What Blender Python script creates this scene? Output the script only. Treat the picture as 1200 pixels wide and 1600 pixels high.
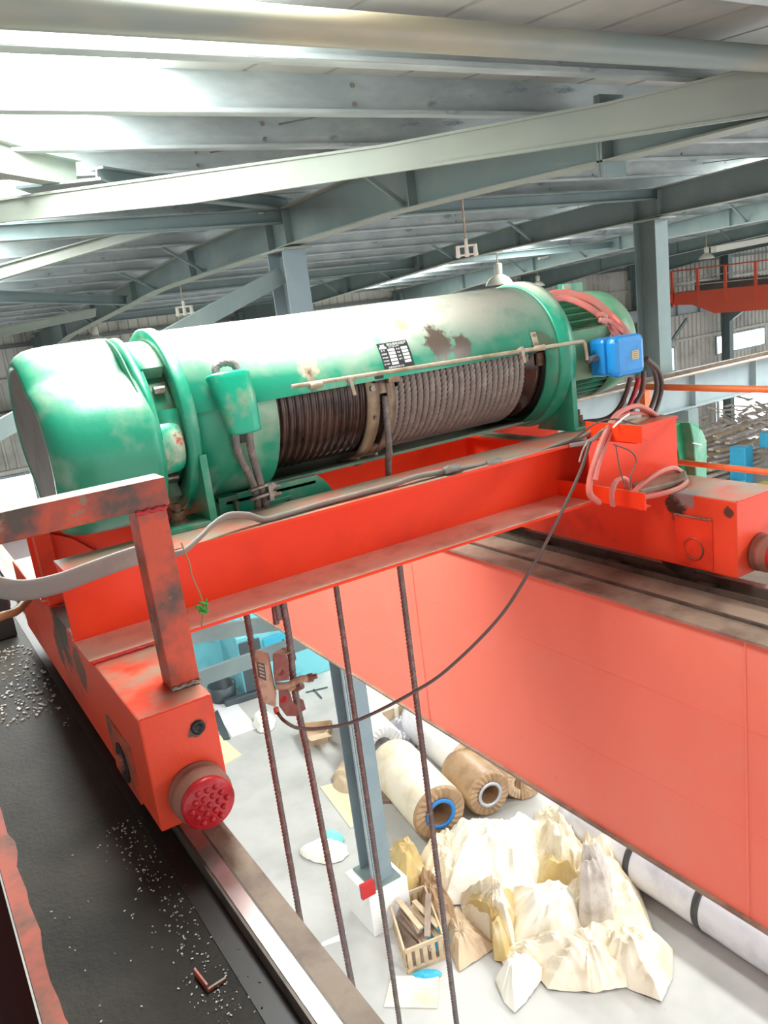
import bpy, math, random
from mathutils import Vector, Matrix, noise
random.seed(4)
sc = bpy.context.scene
for o in list(bpy.data.objects): bpy.data.objects.remove(o)
COL = sc.collection
ZO = 7.6      # eye height above the shop floor; geometry below is written relative to the eye height

# ------------------------------------------------------------------ camera (solved from the vanishing points)
CX, CY, FPX = 600.0, 800.0, 1273.0
RX = Vector((0.83669439, -0.23349611, 0.49540091))
RY = Vector((-0.53386425, -0.14590508, 0.83288695))
RZ = Vector((-0.12219435, -0.96134867, -0.24673319))
cam_d = bpy.data.cameras.new('camera'); cam = bpy.data.objects.new('camera', cam_d); COL.objects.link(cam)
cam_d.sensor_fit = 'VERTICAL'; cam_d.sensor_height = 24.0; cam_d.lens = 24.0 * FPX / 1600.0
cam_d.clip_start = 0.05; cam_d.clip_end = 300
cam.matrix_world = Matrix(((RX.x, -RX.y, -RX.z, 0), (RY.x, -RY.y, -RY.z, 0), (RZ.x, -RZ.y, -RZ.z, ZO), (0, 0, 0, 1)))
sc.camera = cam

# ------------------------------------------------------------------ world and exposure
w = bpy.data.worlds.new('world'); sc.world = w; w.use_nodes = True
wn = w.node_tree.nodes; bgn = wn['Background']
bgn.inputs[0].default_value = (0.93, 0.97, 1.0, 1); bgn.inputs[1].default_value = 1.3
sc.view_settings.view_transform = 'Standard'; sc.view_settings.look = 'None'
sc.view_settings.gamma = 1; sc.view_settings.use_curve_mapping = False
sc.view_settings.exposure = 0.83
SKYLIGHT = 24.0; WINDOW = 5.0
try:
    sc.cycles.max_bounces = 8; sc.cycles.diffuse_bounces = 5; sc.cycles.sample_clamp_indirect = 6; sc.cycles.use_denoising = True
except Exception: pass

# ------------------------------------------------------------------ pixel -> point on a known plane
def ray(u, v):
    c = Vector((u - CX, v - CY, FPX)); return Vector((RX.dot(c), RY.dot(c), RZ.dot(c)))
def atz(u, v, z): d = ray(u, v); return d * (z / d.z)
def atx(u, v, x): d = ray(u, v); return d * (x / d.x)
def aty(u, v, y): d = ray(u, v); return d * (y / d.y)
FL = -7.6
def roofz(y): return 1.175 - .05 * (y - 7) if y > 7.1 else 1.17 - .065 * (7.1 - y)

# ------------------------------------------------------------------ materials
MATS = {}
def mat(name, col, rough=.6, metal=0., dirt=None, amt=.0, scale=3., rust=None, ramt=.0, rscale=6., bump=.0, bscale=40., emis=None, alpha=1., spec=.5, dust=None, damt=0., stretch=None, stains=(), dlo=.55):
    m = bpy.data.materials.new(name); m.use_nodes = True
    nt = m.node_tree; N = nt.nodes; L = nt.links; b = N['Principled BSDF']
    b.inputs['Roughness'].default_value = rough; b.inputs['Metallic'].default_value = metal
    b.inputs['Specular IOR Level'].default_value = spec
    tc = N.new('ShaderNodeTexCoord'); src = tc.outputs['Object']
    if stretch:
        mp = N.new('ShaderNodeMapping'); mp.inputs['Scale'].default_value = stretch
        L.new(src, mp.inputs[0]); src = mp.outputs[0]
    def nz(s, det=4, rgh=.6):
        n = N.new('ShaderNodeTexNoise'); n.inputs['Scale'].default_value = s; n.inputs['Detail'].default_value = det; n.inputs['Roughness'].default_value = rgh
        L.new(src, n.inputs['Vector']); return n.outputs['Fac']
    def ramp(f, a, c):
        r = N.new('ShaderNodeMapRange'); r.inputs[1].default_value = a; r.inputs[2].default_value = c; r.clamp = True
        L.new(f, r.inputs[0]); return r.outputs[0]
    def mix(f, a, c):
        x = N.new('ShaderNodeMix'); x.data_type = 'RGBA'
        if isinstance(f, float): x.inputs[0].default_value = f
        else: L.new(f, x.inputs[0])
        for i, q in ((6, a), (7, c)):
            if isinstance(q, tuple): x.inputs[i].default_value = (*q[:3], 1)
            else: L.new(q, x.inputs[i])
        return x.outputs[2]
    c = col
    if dirt is not None:
        c = mix(ramp(nz(scale), .62 - amt * .35, .78 - amt * .2), c, dirt)
    if rust is not None:
        c = mix(ramp(nz(rscale, 6, .65), .70 - ramt * .3, .74 - ramt * .28), c, rust)
    if dust is not None:       # settled dust on faces that look up; on the casing also painted highlight
        g = N.new('ShaderNodeNewGeometry'); sx = N.new('ShaderNodeSeparateXYZ'); L.new(g.outputs['Normal'], sx.inputs[0])
        up = ramp(sx.outputs[2], dlo, min(.97, dlo + .4)); mm = N.new('ShaderNodeMath'); mm.operation = 'MULTIPLY'
        L.new(up, mm.inputs[0]); L.new(ramp(nz(scale * 2.3), .62 - damt * .4, .75 - damt * .2), mm.inputs[1])
        c = mix(mm.outputs[0], c, dust)
    for (sp_, sr_, scol) in stains:      # a dried patch with a ragged outline at one place on the part
        vd = N.new('ShaderNodeVectorMath'); vd.operation = 'DISTANCE'; vd.inputs[1].default_value = sp_; L.new(tc.outputs['Object'], vd.inputs[0])
        ad = N.new('ShaderNodeMath'); ad.operation = 'MULTIPLY_ADD'; L.new(nz(9, 6, .7), ad.inputs[0]); ad.inputs[1].default_value = sr_ * 2.6; L.new(vd.outputs['Value'], ad.inputs[2])
        c = mix(ramp(ad.outputs[0], sr_ * 2.25, sr_ * 2.0), c, scol)
    if isinstance(c, tuple): b.inputs['Base Color'].default_value = (*c[:3], 1)
    else: L.new(c, b.inputs['Base Color'])
    if bump:
        bn = N.new('ShaderNodeBump'); bn.inputs['Strength'].default_value = bump; bn.inputs['Distance'].default_value = .01
        L.new(nz(bscale), bn.inputs['Height']); L.new(bn.outputs[0], b.inputs['Normal'])
    if emis:
        b.inputs['Emission Color'].default_value = (*emis[0], 1); b.inputs['Emission Strength'].default_value = emis[1]
    if alpha < 1: b.inputs['Alpha'].default_value = alpha
    MATS[name] = m; return m

DUST = (.36, .27, .20)
RED = mat('red_paint', (.82, .06, .022), .42, spec=.35, dirt=(.42, .04, .02), amt=.25, scale=2.5, rust=(.10, .06, .04), ramt=.12, rscale=5, bump=.15, bscale=25, dust=DUST, damt=.9)
REDB = mat('orange_red_beam', (.88, .055, .012), .4, spec=.3, dirt=(.70, .035, .012), amt=.3, scale=1.6, bump=.1, bscale=20, dust=DUST, damt=1.0)
REDG = mat('girder_red', (.87, .24, .165), .34, dirt=(.84, .28, .20), amt=.3, scale=.9, rust=(.34, .07, .04), ramt=.02, rscale=14, bump=.06, bscale=8, spec=.5)
REDD = mat('worn_red', (.62, .075, .03), .5, dirt=(.09, .06, .045), amt=.6, scale=7, rust=(.28, .16, .11), ramt=.25, rscale=9, bump=.25, bscale=40, dust=(.40, .30, .24), damt=.8)
REDM = mat('buffer_red', (.50, .012, .02), .35, dirt=(.25, .02, .02), amt=.3, scale=20, bump=.2, bscale=60)
BUFR = mat('dusty_rubber', (.33, .13, .09), .7, dirt=(.2, .12, .09), amt=.5, scale=12)
GREEN = mat('green_paint', (.02, .29, .17), .33, dirt=(.32, .42, .30), amt=.32, scale=3.2, rust=(.16, .14, .09), ramt=.16, rscale=5, bump=.12, bscale=18, dust=(.34, .40, .30), damt=.8)
GREENC = mat('casing_green', (.02, .30, .18), .34, dirt=(.36, .46, .34), amt=.42, scale=3.0, rust=(.18, .15, .10), ramt=.19, rscale=4.2, bump=.06, bscale=18, dust=(.68, .64, .53), damt=1.4)  # pale dust tint also carries some highlight of the upper faces
GREENF = mat('foot_green', (.02, .26, .15), .35, dirt=(.20, .30, .22), amt=.35, scale=6, bump=.1)
GREEND = mat('dark_green_paint', (.01, .22, .12), .45, dirt=(.12, .12, .08), amt=.5, scale=6, bump=.2, bscale=30)
GREENT = mat('green_tarp', (.02, .33, .14), .45, dirt=(.12, .5, .3), amt=.4, scale=6, bump=.3, bscale=12)
PLATE = mat('grimy_plate', (.16, .13, .11), .6, dirt=(.10, .09, .08), amt=.5, scale=5, bump=.2)
ROPE = mat('rusty_rope', (.18, .165, .155), .5, metal=.2, dirt=(.30, .25, .21), amt=.4, scale=30, bump=.2, bscale=120)
ROPEG = mat('grey_rope', (.24, .20, .17), .45, metal=.25, dirt=(.34, .29, .25), amt=.4, scale=20, bump=.2, bscale=120)
GREASE = mat('greased_drum', (.075, .045, .035), .22, metal=.3, dirt=(.02, .015, .012), amt=.4, scale=8)
BLACKM = mat('grease_black', (.012, .010, .009), .5)
BRASS = mat('guide_brass', (.30, .25, .16), .45, metal=.4, dirt=(.16, .08, .06), amt=.6, scale=9)
BARM = mat('dusty_rod', (.46, .38, .28), .5, dirt=(.28, .2, .12), amt=.5, scale=10)
STEEL = mat('bolt_steel', (.34, .31, .28), .35, metal=.7, dirt=(.2, .14, .1), amt=.5, scale=30)
RUST = mat('rusty_bolt', (.16, .09, .055), .75, dirt=(.3, .2, .14), amt=.5, scale=30, bump=.3)
BLUE = mat('blue_box', (.015, .27, .68), .3, dirt=(.01, .16, .42), amt=.3, scale=9, bump=.05)
LABELY = mat('label_yellow', (.55, .45, .22), .5)
LABELK = mat('label_black', (.035, .04, .04), .4)
WHITEP = mat('white_print', (.85, .85, .82), .5)
PINKC = mat('pink_cable', (.62, .17, .14), .5, dirt=(.45, .25, .2), amt=.4, scale=12)
BROWNC = mat('brown_cable', (.12, .05, .04), .5)
GREYC = mat('grey_flat_cable', (.26, .235, .21), .55, dirt=(.34, .29, .24), amt=.4, scale=8, bump=.1)
BLKC = mat('thin_cable', (.10, .075, .065), .5)
TAPE = mat('tape_wrap', (.20, .18, .16), .35, bump=.4, bscale=60)
WIRE = mat('thin_wire', (.30, .24, .12), .5)
LIMIT = mat('limiter_housing', (.44, .31, .21), .5, dirt=(.20, .10, .06), amt=.4, scale=18)
LIMIT2 = mat('limiter_plate', (.22, .06, .045), .5, dirt=(.25, .12, .08), amt=.4, scale=25)
DECK = mat('girder_deck', (.050, .042, .030), .6, spec=.25, dirt=(.008, .007, .006), amt=.75, scale=1.1, rust=(.42, .09, .05), ramt=.0, rscale=2.2, bump=.25, bscale=60)
DECK2 = mat('dusty_deck', (.30, .23, .17), .6, dirt=(.17, .12, .09), amt=.5, scale=5, bump=.3, bscale=60)
RAILM = mat('rail_side', (.13, .10, .08), .5, metal=.3, dirt=(.06, .05, .04), amt=.5, scale=8)
RAILT = mat('rail_top', (.55, .54, .52), .22, metal=.85, dirt=(.35, .28, .22), amt=.3, scale=6)
CHIP = mat('debris_chip', (.55, .52, .46), .5)
BSTEEL = mat('blue_grey_steel', (.15, .205, .205), .5, dirt=(.19, .24, .23), amt=.4, scale=2, bump=.05)
BSTEELL = mat('pale_blue_steel', (.30, .36, .37), .5, dirt=(.24, .30, .32), amt=.4, scale=2)
CSTEEL = mat('column_steel', (.22, .29, .32), .5, dirt=(.27, .33, .35), amt=.4, scale=2)
PSTEEL = mat('pale_green_steel', (.27, .30, .255), .5, dirt=(.22, .25, .22), amt=.4, scale=1.2, bump=.03)
PURL = mat('galvanised_purlin', (.33, .38, .385), .4, metal=.2, dirt=(.48, .52, .52), amt=.55, scale=5, rust=(.20, .24, .25), ramt=.35, rscale=3, stretch=(.35, 1, 1))
ROOFM = mat('roof_sheet', (.46, .45, .42), .6, dirt=(.36, .36, .34), amt=.5, scale=1.5)
SKYM = mat('skylight_or_fill_sheet', (.9, .9, .9), .5, emis=((.97, 1., .97), SKYLIGHT))
GLASSM = mat('bright_window', (.9, .9, .9), .3, emis=((.98, 1., 1.), WINDOW))
WALLM = mat('wall_sheet', (.58, .56, .50), .65, dirt=(.30, .29, .26), amt=.4, scale=.7)
WALLB = mat('wall_trim_sheet', (.14, .16, .16), .6)
CONC = mat('floor_concrete', (.50, .49, .47), .5, dirt=(.36, .36, .34), amt=.5, scale=.55, rust=(.40, .38, .30), ramt=.12, rscale=1.3, bump=.03, bscale=10)
PAPER = mat('kraft_white', (.88, .80, .64), .6, dirt=(.68, .56, .38), amt=.5, scale=1.7)
CREAM = mat('cream_sheet', (.86, .78, .62), .65, dirt=(.62, .50, .32), amt=.5, scale=2.2, bump=.2, bscale=9)
CREAM2 = mat('yellow_sheet', (.62, .45, .18), .6, dirt=(.70, .58, .36), amt=.5, scale=2.2, bump=.2, bscale=9)
CREAM3 = mat('white_sheet', (.92, .89, .80), .6, dirt=(.72, .66, .52), amt=.4, scale=2.2, bump=.2, bscale=9)
KRAFT = mat('kraft_brown', (.42, .27, .15), .4, dirt=(.30, .18, .10), amt=.5, scale=4, bump=.5, bscale=9)
KRAFTL = mat('kraft_light', (.60, .45, .30), .55, dirt=(.48, .33, .2), amt=.4, scale=4, bump=.3, bscale=9)
WRAP = mat('white_wrap', (.82, .82, .84), .25, dirt=(.7, .7, .72), amt=.3, scale=2)
SILV = mat('silver_wrap', (.50, .50, .55), .25, metal=.4, dirt=(.7, .7, .72), amt=.5, scale=2.5)
BAND = mat('black_band', (.05, .05, .055), .35)
BLUER = mat('blue_ring', (.02, .22, .62), .4)
COREM = mat('core_dark', (.05, .05, .06), .35, metal=.2)
PLAST = mat('white_plinth', (.86, .86, .84), .5)
REDBX = mat('red_guard', (.52, .03, .03), .5)
WOOD = mat('pale_wood', (.58, .45, .30), .65, dirt=(.45, .32, .2), amt=.5, scale=4)
WOODD = mat('weathered_wood', (.34, .25, .19), .7, dirt=(.24, .16, .12), amt=.5, scale=5)
CYAN = mat('machine_cyan', (.20, .60, .68), .4, dirt=(.14, .48, .58), amt=.4, scale=1.5)
CYAND = mat('machine_dark', (.06, .08, .09), .4)
BAGB = mat('blue_bag', (.05, .42, .60), .35, bump=.5, bscale=25)
LAMPM = mat('lamp_enamel', (.66, .64, .56), .4)
ORANGE = mat('orange_handrail', (.95, .25, .08), .35, dirt=(.7, .12, .04), amt=.3, scale=2)
CRANE2 = mat('far_crane_red', (.85, .13, .07), .5)
SCRAP = mat('scrap_metal', (.50, .43, .37), .6, dirt=(.72, .66, .6), amt=.5, scale=3)
YEL = mat('yellow_sheet_metal', (.75, .6, .1), .5)

# ------------------------------------------------------------------ mesh builder
def rot_to(d):
    d = d.normalized(); up = Vector((0, 0, 1)) if abs(d.z) < .95 else Vector((1, 0, 0))
    a = d.cross(up).normalized(); return a, d.cross(a).normalized()
class MB:
    def __init__(s): s.v = []; s.f = []; s.sm = []; s.mi = []; s.cm = 0
    def add(s, vs, fs, smooth=False):
        n = len(s.v); s.v += [Vector(p) for p in vs]
        for f in fs: s.f.append([i + n for i in f]); s.sm.append(smooth); s.mi.append(s.cm)
        return s
    def box(s, x0, x1, y0, y1, z0, z1):
        vs = [(x, y, z) for x in (x0, x1) for y in (y0, y1) for z in (z0, z1)]
        return s.add(vs, [(0, 1, 3, 2), (4, 6, 7, 5), (0, 4, 5, 1), (2, 3, 7, 6), (0, 2, 6, 4), (1, 5, 7, 3)])
    def obox(s, c, ax, ay, az):       # centre, three half-axis vectors
        c = Vector(c); ax, ay, az = Vector(ax), Vector(ay), Vector(az)
        vs = [c + ax * i + ay * j + az * k for i in (-1, 1) for j in (-1, 1) for k in (-1, 1)]
        return s.add(vs, [(0, 1, 3, 2), (4, 6, 7, 5), (0, 4, 5, 1), (2, 3, 7, 6), (0, 2, 6, 4), (1, 5, 7, 3)])
    def bar(s, p0, p1, w, h, up=None):
        p0, p1 = Vector(p0), Vector(p1); d = (p1 - p0); n = d.normalized()
        u = Vector(up) if up else (Vector((0, 0, 1)) if abs(n.z) < .95 else Vector((0, 1, 0)))
        a = n.cross(u).normalized(); b = a.cross(n).normalized()
        return s.obox((p0 + p1) / 2, d / 2, a * w / 2, b * h / 2)
    def ibeam(s, p0, p1, w, h, t=.012, tw=.01):
        p0, p1 = Vector(p0), Vector(p1); z = Vector((0, 0, 1))
        n = (p1 - p0).normalized(); a = n.cross(z).normalized(); b = a.cross(n).normalized()
        s.bar(p0 + b * (h / 2 - t / 2), p1 + b * (h / 2 - t / 2), w, t)
        s.bar(p0 - b * (h / 2 - t / 2), p1 - b * (h / 2 - t / 2), w, t)
        return s.bar(p0, p1, tw, h - 2 * t)
    def cyl(s, p0, p1, r, n=16, r1=None, cap=True):
        p0, p1 = Vector(p0), Vector(p1); a, b = rot_to(p1 - p0); r1 = r if r1 is None else r1
        vs = []
        for p, q in ((p0, r), (p1, r1)):
            for i in range(n):
                t = 2 * math.pi * i / n; vs.append(p + a * q * math.cos(t) + b * q * math.sin(t))
        s.add(vs, [(i, (i + 1) % n, n + (i + 1) % n, n + i) for i in range(n)], True)
        if cap: s.add(vs, [list(range(n))[::-1], list(range(n, 2 * n))])
        return s
    def tube(s, pts, r, n=8, flat=None, cap=True, twist=0):
        pts = [Vector(p) for p in pts]; m = len(pts); rings = []
        d0 = (pts[1] - pts[0]).normalized(); a, b = rot_to(d0)
        if flat: 
            fu = Vector(flat[2]); a = (fu - d0 * fu.dot(d0)).normalized(); b = d0.cross(a)
        vs = []
        for k in range(m):
            d = (pts[min(k + 1, m - 1)] - pts[max(k - 1, 0)]).normalized()
            if flat: a = (fu - d * fu.dot(d)); a = a.normalized() if a.length > 1e-4 else b.cross(d); 
            else: a = (a - d * a.dot(d)).normalized()
            b = d.cross(a)
            rr = r[k] if isinstance(r, (list, tuple)) else r
            for i in range(n):
                t = 2 * math.pi * i / n + twist * k
                if flat: vs.append(pts[k] + a * flat[0] * math.copysign(abs(math.cos(t)) ** .5, math.cos(t)) + b * flat[1] * math.copysign(abs(math.sin(t)) ** .5, math.sin(t)))
                else: vs.append(pts[k] + a * rr * math.cos(t) + b * rr * math.sin(t))
        fs = [(k * n + i, k * n + (i + 1) % n, (k + 1) * n + (i + 1) % n, (k + 1) * n + i) for k in range(m - 1) for i in range(n)]
        s.add(vs, fs, True)
        if cap: s.add(vs, [list(range(n))[::-1], list(range((m - 1) * n, m * n))])
        return s
    def strand(s, pts, r, pitch=.11, n=18, lobes=6):    # six strands laid round a core: a lobed section that twists
        pts = [Vector(p) for p in pts]; a, b = rot_to(pts[1] - pts[0]); L = 0; vs = []; m = len(pts)
        for k in range(m):
            d = (pts[min(k + 1, m - 1)] - pts[max(k - 1, 0)]).normalized(); a = (a - d * a.dot(d)).normalized(); b = d.cross(a)
            if k: L += (pts[k] - pts[k - 1]).length
            for i in range(n):
                t = 2 * math.pi * i / n
                q = r * (.80 + .27 * abs(math.cos(lobes / 2 * (t))))
                tt = t + 2 * math.pi * L / pitch
                vs.append(pts[k] + a * q * math.cos(tt) + b * q * math.sin(tt))
        return s.add(vs, [(k * n + i, k * n + (i + 1) % n, (k + 1) * n + (i + 1) % n, (k + 1) * n + i) for k in range(m - 1) for i in range(n)], True)
    def prism(s, poly, off):
        off = Vector(off); n = len(poly); vs = [Vector(p) for p in poly] + [Vector(p) + off for p in poly]
        return s.add(vs, [list(range(n))[::-1], list(range(n, 2 * n))] + [(i, (i + 1) % n, n + (i + 1) % n, n + i) for i in range(n)])
    def loft(s, rings, cap=True, smooth=True):
        n = len(rings[0]); m = len(rings); vs = [p for r in rings for p in r]
        s.add(vs, [(k * n + i, k * n + (i + 1) % n, (k + 1) * n + (i + 1) % n, (k + 1) * n + i) for k in range(m - 1) for i in range(n)], smooth)
        if cap: s.add(vs, [list(range(n))[::-1], list(range((m - 1) * n, m * n))])
        return s
    def lathe(s, prof, c, ax='x', n=64, a0=0, a1=360, closed=False):   # prof: (along, radius)
        full = abs(a1 - a0) >= 360; k = n if full else n + 1; rings = []
        for (x, r) in prof:
            ring = []
            for i in range(k):
                t = math.radians(a0 + (a1 - a0) * i / n)
                if ax == 'x': ring.append((c[0] + x, c[1] - r * math.cos(t), c[2] + r * math.sin(t)))
                elif ax == 'z': ring.append((c[0] + r * math.cos(t), c[1] + r * math.sin(t), c[2] + x))
                else: ring.append((c[0] + r * math.cos(t), c[1] + x, c[2] + r * math.sin(t)))
            rings.append(ring)
        m = len(rings); vs = [p for r in rings for p in r]; q = k if full else k - 1
        mm = m if closed else m - 1
        s.add(vs, [(j * k + i, j * k + (i + 1) % k, ((j + 1) % m) * k + (i + 1) % k, ((j + 1) % m) * k + i) for j in range(mm) for i in range(q)], True)
        if closed and not full:
            s.add(vs, [[j * k for j in range(m)], [j * k + k - 1 for j in range(m)][::-1]])
        return s
    def ball(s, c, r, n=12, sx=1, sy=1, sz=1):
        rings = []
        for j in range(n // 2 + 1):
            p = math.pi * j / (n // 2); rr = max(math.sin(p), .001)
            rings.append([(c[0] + r * sx * rr * math.cos(2 * math.pi * i / n), c[1] + r * sy * rr * math.sin(2 * math.pi * i / n), c[2] - r * sz * math.cos(p)) for i in range(n)])
        return s.loft(rings, True)

def origin_world(o):
    return Vector(o['_ow'])
def finish(name, mb, m, parent=None, label=None, cat=None, group=None, kind=None, bevel=0, loc=None, autosm=True):
    me = bpy.data.meshes.new(name); vs = mb.v
    lo = Vector((min(v.x for v in vs), min(v.y for v in vs), min(v.z for v in vs))); hi = Vector((max(v.x for v in vs), max(v.y for v in vs), max(v.z for v in vs)))
    og = Vector(loc) if loc is not None else (Vector(((lo.x + hi.x) / 2, (lo.y + hi.y) / 2, lo.z if parent is None else (lo.z + hi.z) / 2)))
    me.from_pydata([v - og for v in vs], [], mb.f); me.update()
    me.polygons.foreach_set('use_smooth', mb.sm)
    ms = m if isinstance(m, (list, tuple)) else [m]
    for q in ms: me.materials.append(q)
    if len(ms) > 1: me.polygons.foreach_set('material_index', mb.mi)
    o = bpy.data.objects.new(name, me); COL.objects.link(o)
    wl = og + Vector((0, 0, ZO)); o['_ow'] = tuple(wl)
    if parent: o.parent = parent; o.location = wl - origin_world(parent)
    else: o.location = wl
    if bevel:
        bm = o.modifiers.new('bevel', 'BEVEL'); bm.width = bevel; bm.segments = 2; bm.limit_method = 'ANGLE'; bm.angle_limit = .7
    tag(o, label, cat, group, kind); return o
def tag(o, label=None, cat=None, group=None, kind=None):
    if label: o['label'] = label
    if cat: o['category'] = cat
    if group: o['group'] = group
    if kind: o['kind'] = kind
def thing(name, label, cat, loc, group=None):
    o = bpy.data.objects.new(name, None); COL.objects.link(o); wl = Vector(loc) + Vector((0, 0, ZO)); o.location = wl; o['_ow'] = tuple(wl)
    o.empty_display_size = .1; tag(o, label, cat, group); return o
def dup(o, delta, label=None, parent=None, group=None):
    c = o.copy(); COL.objects.link(c)
    if parent is None: c.location = o.location + Vector(delta); c['_ow'] = tuple(origin_world(o) + Vector(delta))
    else: c.parent = parent
    if label: c['label'] = label
    if group: c['group'] = group
    for ch in [q for q in bpy.data.objects if q.parent == o]: dup(ch, (0, 0, 0), None, c)
    return c
def curve(pts, n=10):        # Catmull-Rom through points
    P = [Vector(p) for p in pts]; P = [P[0] * 2 - P[1]] + P + [P[-1] * 2 - P[-2]]; out = []
    for i in range(1, len(P) - 2):
        for k in range(n):
            t = k / n; a, b, c, d = P[i - 1], P[i], P[i + 1], P[i + 2]
            out.append(.5 * ((2 * b) + (c - a) * t + (2 * a - 5 * b + 4 * c - d) * t * t + (3 * b - a - 3 * c + d) * t ** 3))
    out.append(P[-2]); return out
def line(p0, p1, step):
    p0, p1 = Vector(p0), Vector(p1); n = max(1, int((p1 - p0).length / step)); return [p0.lerp(p1, i / n) for i in range(n + 1)]
def text(name, s, size, origin, xdir, ydir, m, parent, depth=.0006):
    cu = bpy.data.curves.new(name, 'FONT'); cu.body = s; cu.size = size; cu.extrude = depth
    t = bpy.data.objects.new(name + '_src', cu); COL.objects.link(t)
    dg = bpy.context.evaluated_depsgraph_get(); me = bpy.data.meshes.new_from_object(t.evaluated_get(dg)); bpy.data.objects.remove(t)
    me.materials.clear(); me.materials.append(m)
    o = bpy.data.objects.new(name, me); COL.objects.link(o)
    x = Vector(xdir).normalized(); y = Vector(ydir).normalized(); z = x.cross(y)
    M = Matrix((x, y, z)).transposed().to_4x4(); wl = Vector(origin) + Vector((0, 0, ZO)); o['_ow'] = tuple(wl)
    M.translation = wl - origin_world(parent) if parent else wl
    o.parent = parent; o.matrix_local = M; return o

#STRUCTURE
#================================================================== STRUCTURE
X0, X1, Y0, Y1 = -13.0, 47.0, -5.0, 23.5; YR = 7.1
fl = MB().box(X0, X1, Y0, Y1, FL - .2, FL)
finish('floor', fl, CONC, kind='structure', loc=(0, 0, FL))
# far wall: ribbed sheets with girts; openings left for the windows
WINS = [(-6.0, 3.15, -4.3, -3.2), (32.15, 35.6, -4.0, -3.28), (28.8, 29.25, -4.2, -3.35), (32.2, 35.8, FL, -5.75 - .0)]
WINS = [(-6.0, 3.15, -4.34, -3.25), (28.85, 29.2, -4.3, -3.37), (32.15, 35.6, -4.0, -3.28), (32.2, 35.9, -7.4, -5.2)]
wm = MB(); xs = [X0]
rib = .28
x = X0
def seg_free(x, z0, z1): return not any(a - .01 < x < b + .01 and z0 < d and z1 > c for a, b, c, d in WINS)
zs = sorted({FL, .62} | {c for a, b, c, d in WINS} | {d for a, b, c, d in WINS})
while x < X1:
    for z0, z1 in zip(zs[:-1], zs[1:]):
        if seg_free(x + rib / 2, z0, z1):
            wm.add([(x, Y1, z0), (x + rib * .62, Y1, z0), (x + rib * .72, Y1 - .05, z0), (x + rib * .9, Y1 - .05, z0), (x + rib, Y1, z0),
                    (x, Y1, z1), (x + rib * .62, Y1, z1), (x + rib * .72, Y1 - .05, z1), (x + rib * .9, Y1 - .05, z1), (x + rib, Y1, z1)],
                   [(0, 1, 6, 5), (1, 2, 7, 6), (2, 3, 8, 7), (3, 4, 9, 8)])
    x += rib
wall = finish('wall_far', wm, WALLM, kind='structure')
for z in (-6.1, -4.6, -3.1, -1.9, -.75, .1): finish('girt', MB().box(X0, X1, Y1 - .14, Y1 - .06, z - .05, z + .05), WALLB if z > 0 else WALLM, wall)
for i, (a, b, c, d) in enumerate(WINS):
    wo = finish('window_%d' % (i + 1), MB().box(a, b, Y1 - .02, Y1 + .02, c, d), GLASSM, kind='structure')
    fr = MB()
    for (p, q, r_, t) in ((a - .08, b + .08, d, d + .07), (a - .08, b + .08, c - .07, c), (a - .08, a, c, d), (b, b + .08, c, d)): fr.box(p, q, Y1 - .12, Y1 - .02, r_, t)
    finish('window_frame', fr, BSTEELL, wo)
# roof: sheet with skylight strips (one an added fill strip), seams, purlins
lw = MB(); y = Y0
while y < Y1 - .01:
    lw.add([(X0, y, FL), (X0, y + .2, FL), (X0 + .05, y + .24, FL), (X0 + .05, y + .28, FL), (X0, y, .6), (X0, y + .2, .6), (X0 + .05, y + .24, .6), (X0 + .05, y + .28, .6)], [(0, 1, 5, 4), (1, 2, 6, 5), (2, 3, 7, 6)]); y += .28
finish('wall_left', lw, WALLM, kind='structure')
SKY = [(.76, 1.46), (6.3, 7.5), (11.9, 13.2)]  # middle strip is out of view, added to brighten the floor
SKYR = {.76: (2.3, 14.0), 6.3: (-4.9, 1.3), 11.9: (2.3, 21.0)}
def rz(y): return roofz(y) + .2
cm = MB(); xs = sorted({X0, X1} | {q for s_ in SKY for q in s_})
for a, b in zip(xs[:-1], xs[1:]):
    if any(abs(a - s_[0]) < .01 for s_ in SKY): continue
    x = a
    while x < b - .01:
        e = min(x + .45, b)
        for ya, yb in ((Y0, YR), (YR, Y1)):
            cm.add([(x, ya, rz(ya)), (e - .03, ya, rz(ya)), (e - .015, ya, rz(ya) + .04), (e, ya, rz(ya)), (x, yb, rz(yb)), (e - .03, yb, rz(yb)), (e - .015, yb, rz(yb) + .04), (e, yb, rz(yb))],
               [(0, 1, 5, 4), (1, 2, 6, 5), (2, 3, 7, 6)])
        x = e
def patch_roof(a, b, ya, yb):
    if yb > ya: cm.add([(a, ya, rz(ya)), (b, ya, rz(ya)), (b, yb, rz(yb)), (a, yb, rz(yb))], [(0, 1, 2, 3)])
for a, b in SKY:
    patch_roof(a, b, Y0, SKYR[a][0])
    if SKYR[a][1] < YR: patch_roof(a, b, SKYR[a][1], YR)
for a, b in SKY: patch_roof(a, b, max(YR, SKYR[a][1]), Y1)
ceil = finish('ceiling', cm, ROOFM, kind='structure')
for a, b in SKY:
    for ya, yb in (((SKYR[a][0], YR), (YR, SKYR[a][1])) if SKYR[a][1] > YR else (SKYR[a],)): finish('skylight_or_fill_panel', MB().add([(a, ya, rz(ya) + .02), (b, ya, rz(ya) + .02), (b, yb, rz(yb) + .02), (a, yb, rz(yb) + .02)], [(0, 1, 2, 3)]), SKYM, ceil)
ys = [-4.6, -3.5, -2.4, -1.3, -.2, .85, 1.9, 2.97, 3.98, 5.1, 6.3, 7.6, 8.35, 9.35, 10.4, 11.45, 12.5, 13.6, 14.7, 15.8, 16.9, 18.0, 19.1, 20.2, 21.3, 22.4]
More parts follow.
